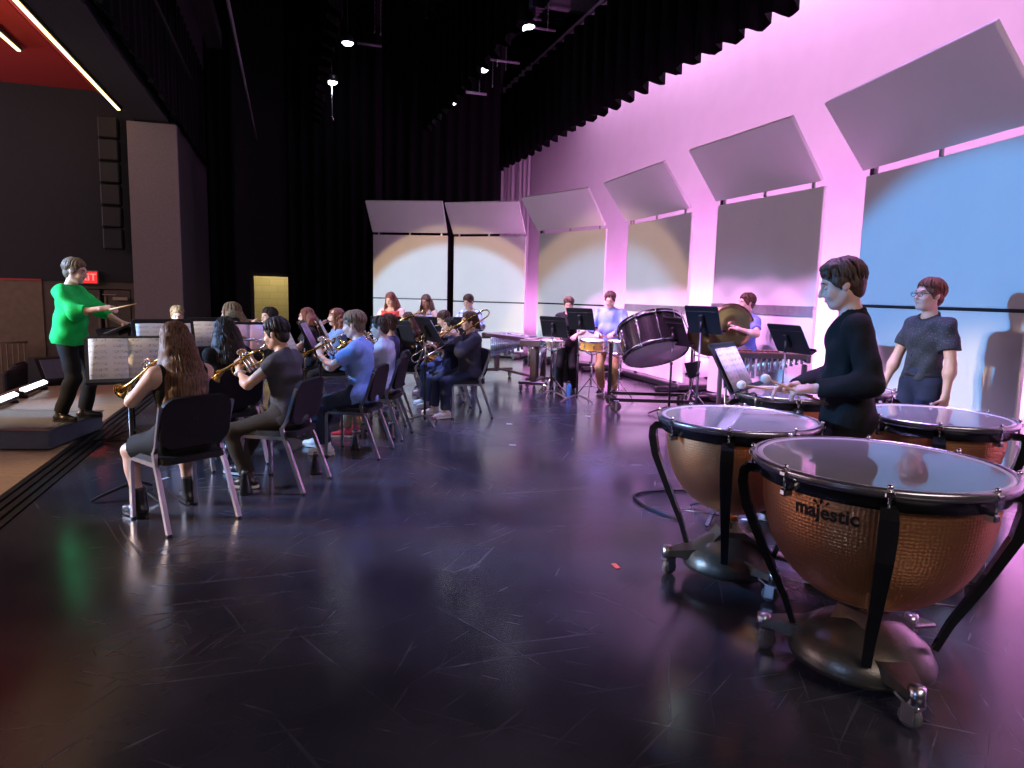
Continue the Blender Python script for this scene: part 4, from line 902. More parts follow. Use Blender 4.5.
def person(name_loc, head_dir, label, H=1.60, pose='sit', lean=0.0, hp=0.0, hy=0.0, play=None, pitch=.25, pyaw=0.0, hands=None, wf=1.0, skin='skin_fair',
           hair=('short', 'hair_brown'), top=('tee', 'cloth_blue'), bottom=('long', 'cloth_black'), shoes='shoe_black', vox=.0095, glasses=None, feet=None, female=False, seat=.468, belly=0.0, group=None, stance=.0, twist=0.0, collar=False, knees=.13):
    u = H/1.70; x0, y0, z0 = name_loc
    root = thing('person', label, 'person', (x0, y0, z0), head_dir, group)
    sit = pose == 'sit'; hz = seat+.085*u*wf if sit else .885*u
    Rt = rotm('z', twist) @ rotm('y', lean); pc = V(0, 0, hz)
    tr = lambda x, y, z: pc+Rt @ V(x*u, y*u, z*u)
    Rh = Rt @ rotm('z', hy) @ rotm('y', hp); hb = tr(.0, 0, .60); hc = hb+Rh @ V(.022, 0, .105)*u
    hd = lambda x, y, z: hc+Rh @ V(x, y, z)*u
    w = wf; body = SDF()
    # ---- trunk
    tk = [('e', (-.012, 0, .02), (.112*w, .162*w, .115)), ('e', (.004+belly*.3, 0, .16), (.098*w+belly, .138*w+belly*.5, .15)), ('e', (.004, 0, .36), (.108*w, .158*w, .17))]
    if female: tk += [('e', (.085*w, .062, .335), (.055, .060, .060)), ('e', (.085*w, -.062, .335), (.055, .060, .060))]
    def trunk(S, inf, k=.05):
        for _, c, r in tk: S.ell(tr(*c), tuple((q*u+inf) for q in r), Rt, k)
        S.cap(tr(-.012, -.140*w, .470), tr(-.012, .140*w, .470), .056*u+inf, None, k)
        S.cap(tr(-.02, 0, .44), tr(-.008, 0, .535), .075*u+inf*.6, .052*u+inf*.2, k)
    trunk(body, 0); body.cap(tr(-.006, 0, .50), hd(-.02, 0, -.055), .053*u, .050*u, .03)
    # ---- head
    body.ell(hd(-.012, 0, .030), (.098*u, .077*u, .090*u), Rh, .02).ell(hd(.028, 0, -.038), (.066*u, .059*u, .085*u), Rh, .03)
    body.cap(hd(.072, -.012, -.098), hd(.072, .012, -.098), .018*u, None, .03).cap(hd(-.0, -.052, -.055), hd(.055, -.026, -.095), .020*u, .016*u, .03).cap(hd(-.0, .052, -.055), hd(.055, .026, -.095), .020*u, .016*u, .03)
    body.cap(hd(.086, -.032, .026), hd(.086, .032, .026), .0105*u, None, .02)
    for sy in (-1, 1):
        body.ell(hd(.094, sy*.032, .002), (.020*u, .019*u, .013*u), Rh, .012, True)
        body.ell(hd(.072, sy*.038, -.038), (.022*u, .020*u, .022*u), Rh, .03)
        body.ell(hd(-.006, sy*.078, -.008), (.021*u, .010*u, .032*u), Rh @ rotm('y', -.15), .008)
    body.cap(hd(.094, 0, .010), hd(.116, 0, -.030), .0075*u, .0125*u, .012).cap(hd(.100, -.012, -.034), hd(.100, .012, -.034), .009*u, None, .008)
    body.cap(hd(.090, -.016, -.060), hd(.090, .016, -.060), .0085*u, None, .008).cap(hd(.087, -.014, -.073), hd(.087, .014, -.073), .009*u, None, .006)
    mouth = hd(.103, 0, -.066)
    # ---- instrument axis and hand targets (wrist, finger direction, palm normal, curl)
    ups = {}; idir = None
    if play:
        idir = nrm(rotm('z', pyaw) @ V(math.cos(pitch), 0, -math.sin(pitch)))
        side = V(0, 1, 0); up = nrm(np.cross(idir, np.cross(V(0, 0, 1), idir)))
        if play == 'trumpet':
            ups['L'] = (mouth+idir*.27*u+V(0, .035, -.105)*u, nrm(V(.35, -.25, .9)), V(0, -1, 0.1), .75); ups['R'] = (mouth+idir*.20*u+V(0, -.075, -.06)*u, nrm(V(.5, .35, .75)), V(.3, .9, -.1), .55)
        elif play == 'flute':
            idir = nrm(rotm('z', pyaw) @ V(.12, -1, -pitch)); ups['L'] = (mouth+idir*.20+V(.075, .02, -.07), nrm(V(-.5, -.2, .8)), V(-.8, 0, -.4), .5); ups['R'] = (mouth+idir*.43+V(-.02, .0, -.105), nrm(V(.25, -.1, .95)), V(.8, 0, -.1), .5)
        elif play == 'trombone':
            ups['L'] = (mouth+idir*.10+V(-.02, .06, -.10)*u, nrm(V(.5, -.3, .8)), V(.2, -1, 0), .7); ups['R'] = (mouth+idir*.34+V(0, -.05, -.05), nrm(V(.6, .6, .3)), V(0, .8, .3), .6)
        elif play == 'horn':
            ups['L'] = (mouth+V(.14, .05, -.18), nrm(V(.3, -.6, .6)), V(0, -1, 0), .7); ups['R'] = (mouth+V(.10, -.20, -.30), nrm(V(.4, .5, -.1)), V(0, .8, .2), .4)
    if hands: ups.update(hands)
    for s_, sy in (('L', 1), ('R', -1)):
        if s_ not in ups:
            if sit: ups[s_] = (V(.30, sy*.11, hz+.095), V(1, -sy*.2, -.1), V(0, 0, -1), .35)
            else: ups[s_] = (tr(.03, sy*.235*w, -.03), V(.12, -sy*.03, -1), V(-.1, -sy, 0), .45)
    arms = {}; fr = .0085*max(u, .95) if vox < .008 else .0098
    for s_, sy in (('L', 1), ('R', -1)):
        Wt, fd, pn, cu = ups[s_]; fd = nrm(fd); pn = nrm(pn-fd*(pn@fd)); sh = tr(-.014, sy*.172*w, .462)
        pole = ups[s_+'p'] if s_+'p' in ups else V(-.35, sy*.75, -.6)
        el, Wt = ik(sh, V(*Wt), .285*u, .25*u, pole); arms[s_] = (sh, el, Wt)
        body.cap(sh, el, .050*u*w, .038*u*(1+.6*(w-1)), .035).cap(el, Wt, .038*u, .026*u, .02).ell(el+(Wt-el)*.25, (.040*u,)*3, None, .05)
        th = np.cross(fd, pn) if s_ == 'R' else np.cross(pn, fd)
        for o_ in (-.024, -.008, .008, .024): body.cap(Wt+th*o_*.6*u, Wt+fd*.086*u+th*o_*1.05*u, .0165*u, .0125*u, .014)
        for i, (o_, L) in enumerate(((.029, .068), (.010, .078), (-.010, .072), (-.029, .056))):
            p = Wt+fd*.090*u+th*o_*u; d = fd+th*o_*2.5; d = nrm(d)
            for sg, cc in ((.45, .55), (.32, .8), (.23, .6)):
                ang = cu*cc*(1+.10*i); d = nrm(d*math.cos(ang)+pn*math.sin(ang)); q = p+d*L*sg*u*1.05
                body.cap(p, q, fr, fr*.92, .006); p = q
        p = Wt+fd*.030*u+th*.028*u; d = nrm(fd*.62+th*.72+pn*.25)
        for L, ang in ((.036, 0.0), (.030, .35*cu+.1), (.024, .4*cu)):
            d = nrm(d*math.cos(ang)+(pn*.7+fd*.5-th*.45)*math.sin(ang)); q = p+d*L*u; body.cap(p, q, fr*1.15, fr, .008); p = q
    # ---- legs
    legs = {}
    for s_, sy in (('L', 1), ('R', -1)):
        hip = tr(-.005, sy*.088*w, -.005)
        if sit:
            an = V(*feet[s_]) if feet and s_ in feet else V(.42*u+.02, sy*.14, .095*u)
            kn, an = ik(hip, an, .43*u, .395*u, V(1, sy*knees*2, 1.0))
        else:
            an = V(*feet[s_]) if feet and s_ in feet else V(-.02+sy*stance, sy*.105, .09*u); kn, an = ik(hip, an, .425*u, .40*u, V(1, sy*.1, 0))
        legs[s_] = (hip, kn, an); tw = 1+.75*(w-1)
        body.cap(hip, kn, .082*u*tw, .054*u, .04).cap(kn, an, .052*u, .036*u, .02).ell(kn+(an-kn)*.3+V(-.018, 0, 0), (.050*u, .047*u, .085*u), None, .04)
    body_me = body.mesh('body', vox); link('body', body_me, skin, root)
    # ---- eyes, brows, lips
    for sy in (-1, 1):
        e = MB(); T = Matrix.Translation(Vector(hd(.0765, sy*.032, .001))) @ Matrix(Rh.tolist()).to_4x4()
        e.sphere((0, 0, 0), .0130*u, T, 12, 8)
        if hp < .12: e.sphere((.0080*u, 0, -.001*u), .0062*u, T, 10, 6, mi=1); e.build('eye', ['eye_white', 'iris'], root)
        else:      # looking down: lid closed over the eye with a lash line
            e.build('eyelid', skin, root); MB().tube([T @ Vector((.0095*u, -.010*u, -.004*u)), T @ Vector((.0128*u, 0, -.0065*u)), T @ Vector((.0095*u, .010*u, -.004*u))], .0014*u, 5).build('eyelash', 'iris', root)
        MB().tube([hd(.0925, sy*.016, .026), hd(.0935, sy*.032, .031), hd(.084, sy*.050, .026)], [.0035*u, .0045*u, .003*u], 6).build('eyebrow', hair[1], root)
    MB().tube([hd(.0925, -.021, -.066), hd(.0985, 0, -.0655), hd(.0925, .021, -.066)], [.003*u, .0058*u, .003*u], 6).build('lips', 'lip', root)
    # ---- shirt
    if top:
        kind, mat = top[:2]; S = SDF(); inf = {'jacket': .022, 'tank': .010}.get(kind, .017); trunk(S, inf)
        if kind in ('jacket', 'loose', 'shirt', 'long', 'tee', 'short'): S.ell(tr(-.004, 0, -.03), ((.126 if kind == 'jacket' else .122)*w*u+inf, .170*w*u+inf, .16*u), Rt, .06)
        if kind in ('loose', 'shirt', 'jacket'): S.ell(tr(-.004, 0, .17), (.112*w*u+inf, .150*w*u+inf, .17*u), Rt, .06)
        hem = {'jacket': -.07, 'tank': -.02, 'strap': -.02, 'tucked': .05, 'shirt': -.11, 'loose': -.14}.get(kind, -.06)
        ln = {'tee': .62, 'short': .66, 'tucked': .62, 'jacket': 1.55, 'long': 2, 'loose': 2, 'shirt': 2, 'tank': 0, 'strap': 0}.get(kind, .62)
        if len(top) > 2: ln = top[2]
        S.cut(tr(0, 0, hem), Rt @ V(0, 0, -1), 0)
        for s_ in 'LR':
            sh, el, Wt = arms[s_]
            if ln <= 0: continue
            ri = .050*u*w+inf*1.05
            if ln <= 1: S.cap(sh, sh+(el-sh)*ln, ri, .049*u*w+inf*1.15, .03, False, True)
            else:
                f_ = min(1, ln-1)*.97; S.cap(sh, el, ri, .046*u*w+inf*1.15, .03); kind == 'jacket' or S.ell(el+(Wt-el)*.22, ((.040 if kind == 'jacket' else .045)*u+inf,)*3, None, .05); S.cap(el, el+(Wt-el)*f_, .046*u+inf*1.15, .031*u+inf*1.0, .02, False, True)
        if kind in ('tank', 'strap'):
            S.cut(tr(0, 0, .475 if kind == 'strap' else .55), Rt @ V(0, 0, 1), 0)
            for sy in (-1, 1):
                S.ell(tr(0, sy*.20*w, .46), (.12*u, .075*u, .13*u), Rt, .0, True)
            S.ell(tr(.06, 0, .53 if kind == 'tank' else .575), (.10*u, .085*u, .13*u), Rt, 0, True)
        else:
            if collar:
                for i in range(16):
                    a = [2*PI*(i+q)/16 for q in (0, 1)]; S.cap(*[tr(.006+.062*math.cos(t_), .064*math.sin(t_), .528-.034*math.cos(t_)) for t_ in a], .014*u, None, .006)
            S.cap(tr(.006, 0, .50), tr(.030, 0, .66), .059*u if collar else .062*u, .078*u if collar else .088*u, 0, True)
        S.noise(.0062 if vox > .007 else .0075, 40, len(label)); o_ = link('shirt' if kind != 'jacket' else 'jacket', S.mesh('shirt', vox*.95), mat, root)
        if kind == 'strap' or kind == 'tank':
            m_ = MB()
            for sy in (-1, 1): m_.tube([tr(.085*w, sy*.085, .42), tr(.03, sy*.09, .525), tr(-.07, sy*.085, .50), tr(-.11*w, sy*.08, .38)], .011 if kind == 'strap' else .018, 8)
            m_.build('strap', mat, root)
    # ---- trousers, shorts, skirt
    if bottom:
        kind, mat = bottom[:2]; S = SDF(); inf = .012; rise = .15
        S.ell(tr(*tk[0][1]), tuple(q*u+inf for q in tk[0][2]), Rt, .05).ell(tr(tk[1][1][0], 0, .10), (tk[1][2][0]*u+inf, tk[1][2][1]*u+inf, .11*u), Rt, .05)
        for s_ in 'LR':
            hip, kn, an = legs[s_]; tw = 1+.75*(w-1)
            if kind == 'long':
                e = kn+(an-kn)*(.97 if not sit else .93); S.cap(hip, kn, .084*u*tw+inf, .060*u+inf, .045).cap(kn, e, .060*u+inf, .056*u+inf*1.1, .03).ell(kn+(an-kn)*.3+V(-.012, 0, 0), (.056*u, .053*u, .09*u), None, .04)
                S.cut(e, an-kn, 0, (e, .11))
            elif kind == 'shorts':
                e = hip+(kn-hip)*.86; S.cap(hip, e, .086*u*tw+inf, .072*u+inf*1.6, .045); S.cut(e, kn-hip, 0, (e, .13))
            else:
                e = hip+(kn-hip)*.80; S.cap(hip, e, .088*u*tw+inf, .074*u*tw+inf*1.5, .09); S.cut(e, kn-hip, 0, (e, .14))
        S.cut(tr(0, 0, rise), Rt @ V(0, 0, 1), 0); S.noise(.004, 26, len(label)+5)
        link({'long': 'trousers', 'shorts': 'shorts'}.get(kind, 'skirt'), S.mesh('trousers', vox), mat, root)
    # ---- shoes
    for s_, sy in (('L', 1), ('R', -1)):
        hip, kn, an = legs[s_]; fd = nrm(V(an[0]-hip[0] if False else 1, sy*.18, 0)); zz = an[2]-.09*u
        p = lambda x, y, z: V(an[0], an[1], zz)+fd*x*u+V(-fd[1], fd[0], 0)*y*u+V(0, 0, z*u)
        S = SDF().cap(p(-.045, 0, .045), p(.05, 0, .045), .038*u, .036*u, .03).cap(p(.05, 0, .040), p(.145, .0, .032), .038*u, .028*u, .03).cap(p(-.02, 0, .06), p(-.01, 0, .115), .040*u, .040*u, .02)
        if shoes == 'boot': S.cap(p(-.02, 0, .06), p(-.01, 0, .22), .046*u, .050*u, .02).cut(p(0, 0, .21), (0, 0, 1))
        S.cut(p(0, 0, .014), (0, 0, -1), 0); sm_ = 'shoe_black' if shoes in ('boot', 'sneaker') else shoes
        so = link('shoe', S.mesh('shoe', min(vox, .008)), sm_, root)
        sl_ = MB(); out = [p(x, y, 0) for x, y in ((-.085, -.015), (-.085, .015), (-.05, .037), (.05, .040), (.12, .036), (.165, .018), (.172, 0), (.165, -.018), (.12, -.036), (.05, -.040), (-.05, -.037))]
        nn = len(out); top_ = [q+V(0, 0, .022*u) for q in out]; sl_.add(out+top_, [list(range(nn)), [nn+i for i in range(nn)][::-1]]+[[i, nn+i, nn+(i+1) % nn, (i+1) % nn] for i in range(nn)])
        sl_.build('sole', 'shoe_black' if shoes in ('boot', 'shoe_black') else 'sole_white', so)
    # ---- hair: a skull-hugging mass plus separate locks that run from the crown
    if hair:
        kind, mat = hair[:2]; S = SDF(); vh = min(vox*.9, .0075); rr = random.Random(len(label)*7+3); longish = kind in ('long', 'wavy', 'curly', 'bob')
        S.ell(hd(-.017, 0, .034), (.104*u, .086*u, .094*u), Rh, .02)
        S.ell(hd(-.052, 0, -.022), (.058*u, .072*u, .076*u) if not longish else (.062*u, .077*u, .082*u), Rh, .03)
        if not longish:
            for sy in (-1, 1): S.ell(hd(.012, sy*.072, .020), (.034*u, .014*u, .034*u), Rh, .015); S.cap(hd(.022, sy*.073, .010), hd(.020, sy*.073, -.026), .010*u, .006*u, .01)
        if kind == 'sweep': S.ell(hd(.022, .01, .098), (.066*u, .066*u, .030*u), Rh, .02)
        if kind == 'bun': S.ell(hd(-.112, 0, .0), (.040*u, .045*u, .045*u), Rh, .015).chain([hd(-.11, 0, -.02), hd(-.13, 0, -.12), hd(-.12, 0, -.22)], [.03*u, .032*u, .012*u], .02)
        S.ell(hd(.098, 0, -.040), (.084*u, .074*u, .100*u), Rh, .006, True)
        if not longish: S.cut(hd(-.07, 0, -.100), Rh @ V(.30, 0, -1), .0)
        Ld = hair[2] if len(hair) > 2 else .42; dn = V(0, 0, -1)
        def drape(st, bk, sa_, f, ex=0.0):      # long hair lies over the back of the shoulders
            lx = (Rt.T @ (st-pc))[0]; t_ = min(1, f*Ld/.30); t_ = t_*t_*(3-2*t_)
            return Rt @ V(min(0, -.150*w*u-ex+.02-lx)*t_*max(0, bk), (.045 if Ld > .45 else .03)*sa_*f, 0)
        if longish:
            for a in np.linspace(-1.45, 1.45, 11):
                st_ = hd(-.030-.055*math.cos(a), .078*math.sin(a), .0); q = [st_]
                for j in range(1, 7):
                    f = j/6; off = Rt @ V(-.030*math.cos(a)*min(1, 2*f)-.030*f*math.cos(a), .022*min(f*2, 1)*math.sin(a), 0)*u
                    q.append(st_+off+dn*Ld*f*(1-.10*abs(math.sin(a)))+drape(st_, math.cos(a), math.sin(a), f))
                S.chain(q, [.030*u, .034*u, .036*u, .034*u, .030*u, .024*u, .010*u], .025)
            if kind == 'curly': S.noise(.012, 85, 2)
        S.noise(.0030, 60, 9)
        ho = link('hair', S.mesh('hair', vh), mat, root)
        nl = hair[3] if len(hair) > 3 else (46 if vox > .0085 else 90)
        m_ = MB()
        for i in range(nl):
            az = rr.uniform(-PI, PI)                       # direction the lock falls, 0 = forehead
            if longish and abs(az) < .75: az = math.copysign(rr.uniform(.8, 2.4), az)
            ca, sa = math.cos(az), math.sin(az)
            # end elevation: forehead fringe, above the ears, nape
            fr_ = max(0, ca); bk_ = max(0, -ca); el_ = .38*fr_**1.5-.10*(1-fr_-bk_)-.74*bk_+rr.uniform(-.14, .10)
            if longish: el_ = -.15
            q = []; part = rr.uniform(-.25, .25)*(.4 if kind == 'long' else 1); lift = rr.uniform(1.0, 1.035 if not longish else 1.015); k_ = 7
            for j in range(k_+1):
                f = j/k_; e = (PI/2-.12)*(1-f)+el_*f; sw = az+part*(1-f)*1.2
                ce, se = math.cos(e), math.sin(e); fl = lift+(.025*math.sin(f*PI) if not longish else 0)
                q.append(hd(-.017+.106*fl*ce*math.cos(sw)*(1.0 if ca < 0 else .985), .088*fl*ce*math.sin(sw), .034+.096*fl*se))
            rs = [.006]+[.0115*rr.uniform(.75, 1.15)]*(k_-2)+[.009, .0025]
            if longish:
                Lq = Ld*rr.uniform(.86, 1.04)*(1-.08*abs(sa)); ph = rr.uniform(0, 6); am_ = {'wavy': .016, 'curly': .022}.get(kind, .0022); st_ = q[-1]
                rs = [.004]+[(.0068 if kind == 'long' else .0085)*rr.uniform(.8, 1.15)]*k_
                back = bk_
                for j in range(1, 9):
                    f = j/8; off = Rt @ V(-.050*back*f-.020*back*min(1, 3*f)-.02*(1-back)*f, .020*sa*min(1, 2*f)+am_*math.sin(ph+f*(9 if kind != 'curly' else 22)), 0)*u
                    q.append(st_+off+dn*Lq*f+V(am_*.6*math.cos(ph+f*11), 0, 0)+drape(st_, bk_, sa, f, .012)); rs.append((.0068 if kind == 'long' else .0085)*(1-.25*f) if j < 8 else .0015)
            m_.tube(q, [x*u for x in rs], 5)
        m_.build('hair_locks', mat, ho)
    if glasses:
        m_ = MB()
        for sy in (-1, 1):
            T = Matrix.Translation(Vector(hd(.112, sy*.034, .0))) @ Matrix(Rh.tolist()).to_4x4() @ Matrix.Rotation(PI/2, 4, 'Y')
            m_.torus(.023*u, .0022, T @ Matrix.Diagonal((.8, 1.15, 1, 1)), 20, 6); m_.tube([hd(.108, sy*.060, .006), hd(.05, sy*.080, .010), hd(-.01, sy*.083, .008)], .0022, 6)
        m_.tube([hd(.113, -.010, .004), hd(.116, 0, .007), hd(.113, .010, .004)], .0022, 6); m_.build('glasses', glasses, root)
    Wm = Matrix.Translation(Vector(name_loc)) @ Matrix.Rotation(head_dir, 4, 'Z')
    tw_ = lambda p: Wm @ Vector(p)
    td_ = lambda d: (Wm.to_3x3() @ Vector(d)).normalized()
    out = dict(root=root, mouth=tw_(mouth), L=tw_(arms['L'][2]), R=tw_(arms['R'][2]), Ld=td_(ups['L'][1]), Rd=td_(ups['R'][1]))
    if idir is not None: out['dir'] = td_(idir); out['up'] = td_(V(0, 0, 1)); out['left'] = td_(V(0, 1, 0))
    return out
# ================================================================== WIND INSTRUMENTS
RX = Matrix.Rotation(PI/2, 4, 'Y')     # lathe axis z -> +x
def place(r, p, x, up=(0, 0, 1)): r.matrix_world = basis(p, x, up); return r
def trumpet(p, d, label):
    r = thing('trumpet', label, 'trumpet', group='brass trumpets'); T = Matrix.Translation
    MB().lathe([(.004, 0), (.013, .001), (.012, .02), (.005, .035), (.006, .085)], 14, RX).build('mouthpiece', 'brass_silver', r)
    MB().tube([(.08, -.012, 0), (.34, -.012, 0), (.365, -.012, -.012), (.378, -.012, -.045), (.365, -.012, -.082), (.34, -.012, -.094), (.24, -.012, -.094)], .0058, 8).build('leadpipe', 'brass', r)
    MB().tube([(.21, .012, -.085), (.10, .03, -.094), (.07, .035, -.085), (.055, .035, -.05), (.07, .032, -.012), (.10, .03, 0), (.20, .03, 0)], .0062, 8).build('tubing', 'brass', r)
    MB().lathe([(.0065, .19), (.008, .30), (.012, .38), (.020, .43), (.034, .465), (.050, .482), (.062, .490), (.062, .493), (.048, .486), (.030, .466), (.012, .40)], 28, T((0, .03, 0)) @ RX).build('bell', 'brass', r)
    for k in range(3):
        x = .175+.031*k
        MB().lathe([(0, -.125), (.0085, -.12), (.012, -.115), (.0125, .02), (.010, .03), (.003, .033), (.003, .052), (.010, .053), (.010, .058), (0, .058)], 14, T((x, .008, 0))).build('valve', 'brass_silver', r)
    MB().tube([(.25, -.012, -.06), (.31, -.02, -.06), (.325, -.02, -.045), (.31, -.02, -.03), (.25, -.012, -.03)], .0055, 8).build('valve_slide', 'brass', r)
    return place(r, p, d)
def flute(p, d, label):
    r = thing('flute', label, 'flute', group='silver flutes')
    MB().tube([(-.075, 0, 0), (-.07, 0, 0), (.60, 0, 0)], [.008, .0105, .0095], 12).build('tube', 'brass_silver', r)
    MB().sphere((0, .0, .009), (.020, .014, .006)).build('lip_plate', 'brass_silver', r)
    k_ = MB()
    for i in range(12): k_.lathe([(0, .016), (.008, .015), (.008, .010)], 10, Matrix.Translation((.18+.033*i, 0, 0)))
    k_.tube([(.16, .010, .009), (.58, .010, .009)], .003, 6); k_.build('keywork', 'steel', r)
    return place(r, p, d)
def trombone(p, d, label):
    r = thing('trombone', label, 'trombone', group='brass trombones')
    MB().lathe([(.006, 0), (.018, .002), (.016, .03), (.006, .05), (.008, .09)], 14, RX).build('mouthpiece', 'brass_silver', r)
    MB().tube([(.08, 0, 0), (.70, 0, 0), (.74, 0, -.012), (.755, 0, -.045), (.74, 0, -.078), (.70, 0, -.09), (.08, 0, -.09)], .0085, 8).tube([(.10, 0, 0), (.10, 0, -.09)], .006, 6).tube([(.30, 0, 0), (.30, 0, -.09)], .006, 6).build('slide', 'brass_silver', r)
    MB().tube([(.09, 0, -.09), (-.0, .06, -.06), (-.25, .08, -.04), (-.33, .08, -.035), (-.365, .08, -.015), (-.372, .08, .01), (-.36, .08, .035), (-.32, .08, .055), (-.2, .08, .06), (.05, .08, .06)], [.008]*6+[.009, .010, .011, .013], 10).build('bell_tube', 'brass', r)
    MB().lathe([(.012, .0), (.016, .12), (.026, .22), (.045, .28), (.075, .315), (.102, .328), (.102, .332), (.07, .322), (.04, .286), (.014, .15)], 28, Matrix.Translation((.05, .08, .06)) @ RX).build('bell', 'brass', r)
    return place(r, p, d)
def horn(p, d, label):
    r = thing('french_horn', label, 'horn')
    MB().tube([(0, 0, 0), (.10, 0, -.02), (.20, 0, -.06)], [.009, .006, .006], 8).build('leadpipe', 'brass_silver', r)
    c = Matrix.Translation((.20, 0, -.20)) @ Matrix.Rotation(PI/2, 4, 'X')
    MB().torus(.14, .010, c, 36, 8).torus(.11, .008, c @ Matrix.Translation((0, 0, .02)), 36, 8).torus(.075, .007, c @ Matrix.Translation((0, 0, -.02)), 30, 8).build('coils', 'brass', r)
    for k in range(3): MB().lathe([(0, -.02), (.02, -.02), (.02, .03), (0, .03)], 14, c @ Matrix.Translation((-.04+.04*k, .03, 0))).build('valve', 'brass_silver', r)
    MB().lathe([(.012, 0), (.02, .10), (.04, .18), (.08, .24), (.14, .28), (.145, .283), (.08, .25), (.03, .17)], 28, Matrix.Translation((.24, -.02, -.32)) @ Matrix.Rotation(math.radians(-150), 4, 'Y') @ Matrix.Rotation(.5, 4, 'X')).build('bell', 'brass', r)
    return place(r, p, d)
def stick(name, label, cat, p, q, r0, r1, mat, head=None, hm=None, group=None):
    p = Vector(p); q = Vector(q); r = thing(name, label, cat, p, 0, group); d = q-p
    MB().tube([(0, 0, 0), d*.5, d], [r0, (r0+r1)/2, r1], 8).build('shaft', mat, r)
    if head: MB().sphere(d, head, n=18, m=12).build('felt_head', hm, r)
    return r
D_ = math.radians
def local(loc, h, p):
    c, s = math.cos(-h), math.sin(-h); x, y = p[0]-loc[0], p[1]-loc[1]; return V(c*x-s*y, s*x+c*y, p[2]-loc[2])
# ================================================================== SEATED PLAYERS, each on a chair
SEATED = {}
def player(key, x, y, hdeg, chairlab, **kw):
    h = D_(hdeg); f = Vector((math.cos(h), math.sin(h)))
    chair(x, y, h, chairlab)
    SEATED[key] = person((x-f.x*.07, y-f.y*.07, 0), h, kw.pop('label'), **kw); return SEATED[key]
a = player('A', -2.18, 4.43, 144, 'black chair with silver legs nearest the camera, under the long haired girl', label='girl seated with her back to us, very long brown hair, black sleeveless top, ankle boots', H=1.54, play='trumpet', pitch=.62, pyaw=.25, hp=.22, lean=.04, wf=1.10, hair=('long', 'hair_chestnut', .54, 230), top=('tank', 'cloth_black'), bottom=('skirt', 'cloth_black'), shoes='boot', vox=.0075, female=True, feet={'L': (.30, .16, .09), 'R': (.34, -.20, .09)})
trumpet(a['mouth'], a['dir'], 'brass trumpet held low by the long haired girl, its bell showing left of her arm')
b = player('B', -1.80, 5.29, 171, 'black chair with silver legs second from the camera, turned side-on', label='seated player in dark grey tee shirt and brown trousers with a wristband playing trumpet', H=1.56, play='trumpet', pitch=.56, pyaw=.05, hp=.20, lean=.08, wf=1.06, skin='skin_tan', hair=('short', 'hair_dark'), top=('tee', 'cloth_greytee', .35), bottom=('long', 'cloth_brownpants'), shoes='sneaker', vox=.0075, feet={'L': (.25, .17, .09), 'R': (.52, -.16, .09)})
trumpet(b['mouth'], b['dir'], 'brass trumpet played by the person in the dark grey tee shirt')
wbm = b['L']; o = MB().torus(.034, .010, align((0, 0, 0), b['Ld']), 20, 8).build('wristband', 'cloth_white', loc=wbm); tag(o, 'white wristband on the wrist of the player in the dark grey tee', 'wristband')
c_ = player('C', -1.47, 6.40, 174, 'black chair with silver legs under the boy in the bright blue shirt', label='seated boy with brown hair in a bright blue short sleeved shirt playing trumpet', H=1.62, play='trumpet', pitch=.50, pyaw=0, hp=.16, lean=.06, wf=1.04, hair=('short', 'hair_darkblond'), top=('tee', 'cloth_blue'), bottom=('long', 'cloth_navy'), shoes='shoe_white', vox=.008, feet={'L': (.30, .15, .09), 'R': (.5, -.15, .09)})
trumpet(c_['mouth'], c_['dir'], 'brass trumpet played by the boy in the bright blue shirt')
d_ = player('D', -1.40, 7.21, 176, 'black chair with silver legs under the seated boy with glasses', label='seated boy in glasses and a pale bluish shirt playing trumpet', H=1.49, play='trumpet', pitch=.42, pyaw=-.1, hp=.10, lean=.05, hair=('short', 'hair_brown'), top=('tee', 'cloth_pale'), bottom=('long', 'cloth_khaki'), shoes='shoe_red', glasses='case_black')
trumpet(d_['mouth'], d_['dir'], 'brass trumpet played by the seated boy with glasses')
e_ = player('D2', -1.50, 8.02, 178, 'black chair with silver legs fifth along the row, half hidden by the boy with glasses', label='seated player in purple shirt, head just past the boy with glasses', H=1.48, play='trumpet', pitch=.40, pyaw=-.1, hp=.08, hair=('short', 'hair_brown'), top=('tee', 'cloth_purple'), bottom=('long', 'cloth_black'), shoes='sneaker')
trumpet(e_['mouth'], e_['dir'], 'brass trumpet of the player in the purple shirt')
f_ = player('T2', -1.53, 9.65, 196, 'black chair with silver legs under the rear trombonist', label='seated brown haired trombonist in a dark top, farther back under the slanted black stand', H=1.44, play='trombone', pitch=.42, pyaw=0, hp=.05, hair=('long', 'hair_brown', .25), top=('long', 'cloth_charcoal'), bottom=('long', 'cloth_navy'), shoes='shoe_white', female=True)
trombone(f_['mouth'], f_['dir'], 'brass trombone of the rear trombonist, slanting up to the right')
g_ = player('H', -1.0, 10.25, 200, 'black chair with silver legs under the horn player', label='seated brown haired player bent behind a golden horn', H=1.50, play='horn', hp=.35, lean=.1, hair=('short', 'hair_brown'), top=('tee', 'cloth_white'), bottom=('long', 'cloth_denim'), shoes='shoe_white')
horn(g_['mouth'], (math.cos(D_(200)), math.sin(D_(200)), 0), 'golden horn in front of the bent brown haired player')
h_ = player('K', -.90, 9.30, 196, 'black chair with silver legs between the two trombonists', label='small seated boy with black hair and dark shirt beside the trombone girl', H=1.35, play='trumpet', pitch=.45, pyaw=0, hp=.12, hair=('short', 'hair_dark'), skin='skin_tan', top=('tee', 'cloth_navy'), bottom=('long', 'cloth_denim'), shoes='shoe_white')
trumpet(h_['mouth'], h_['dir'], 'brass trumpet of the small black haired boy')
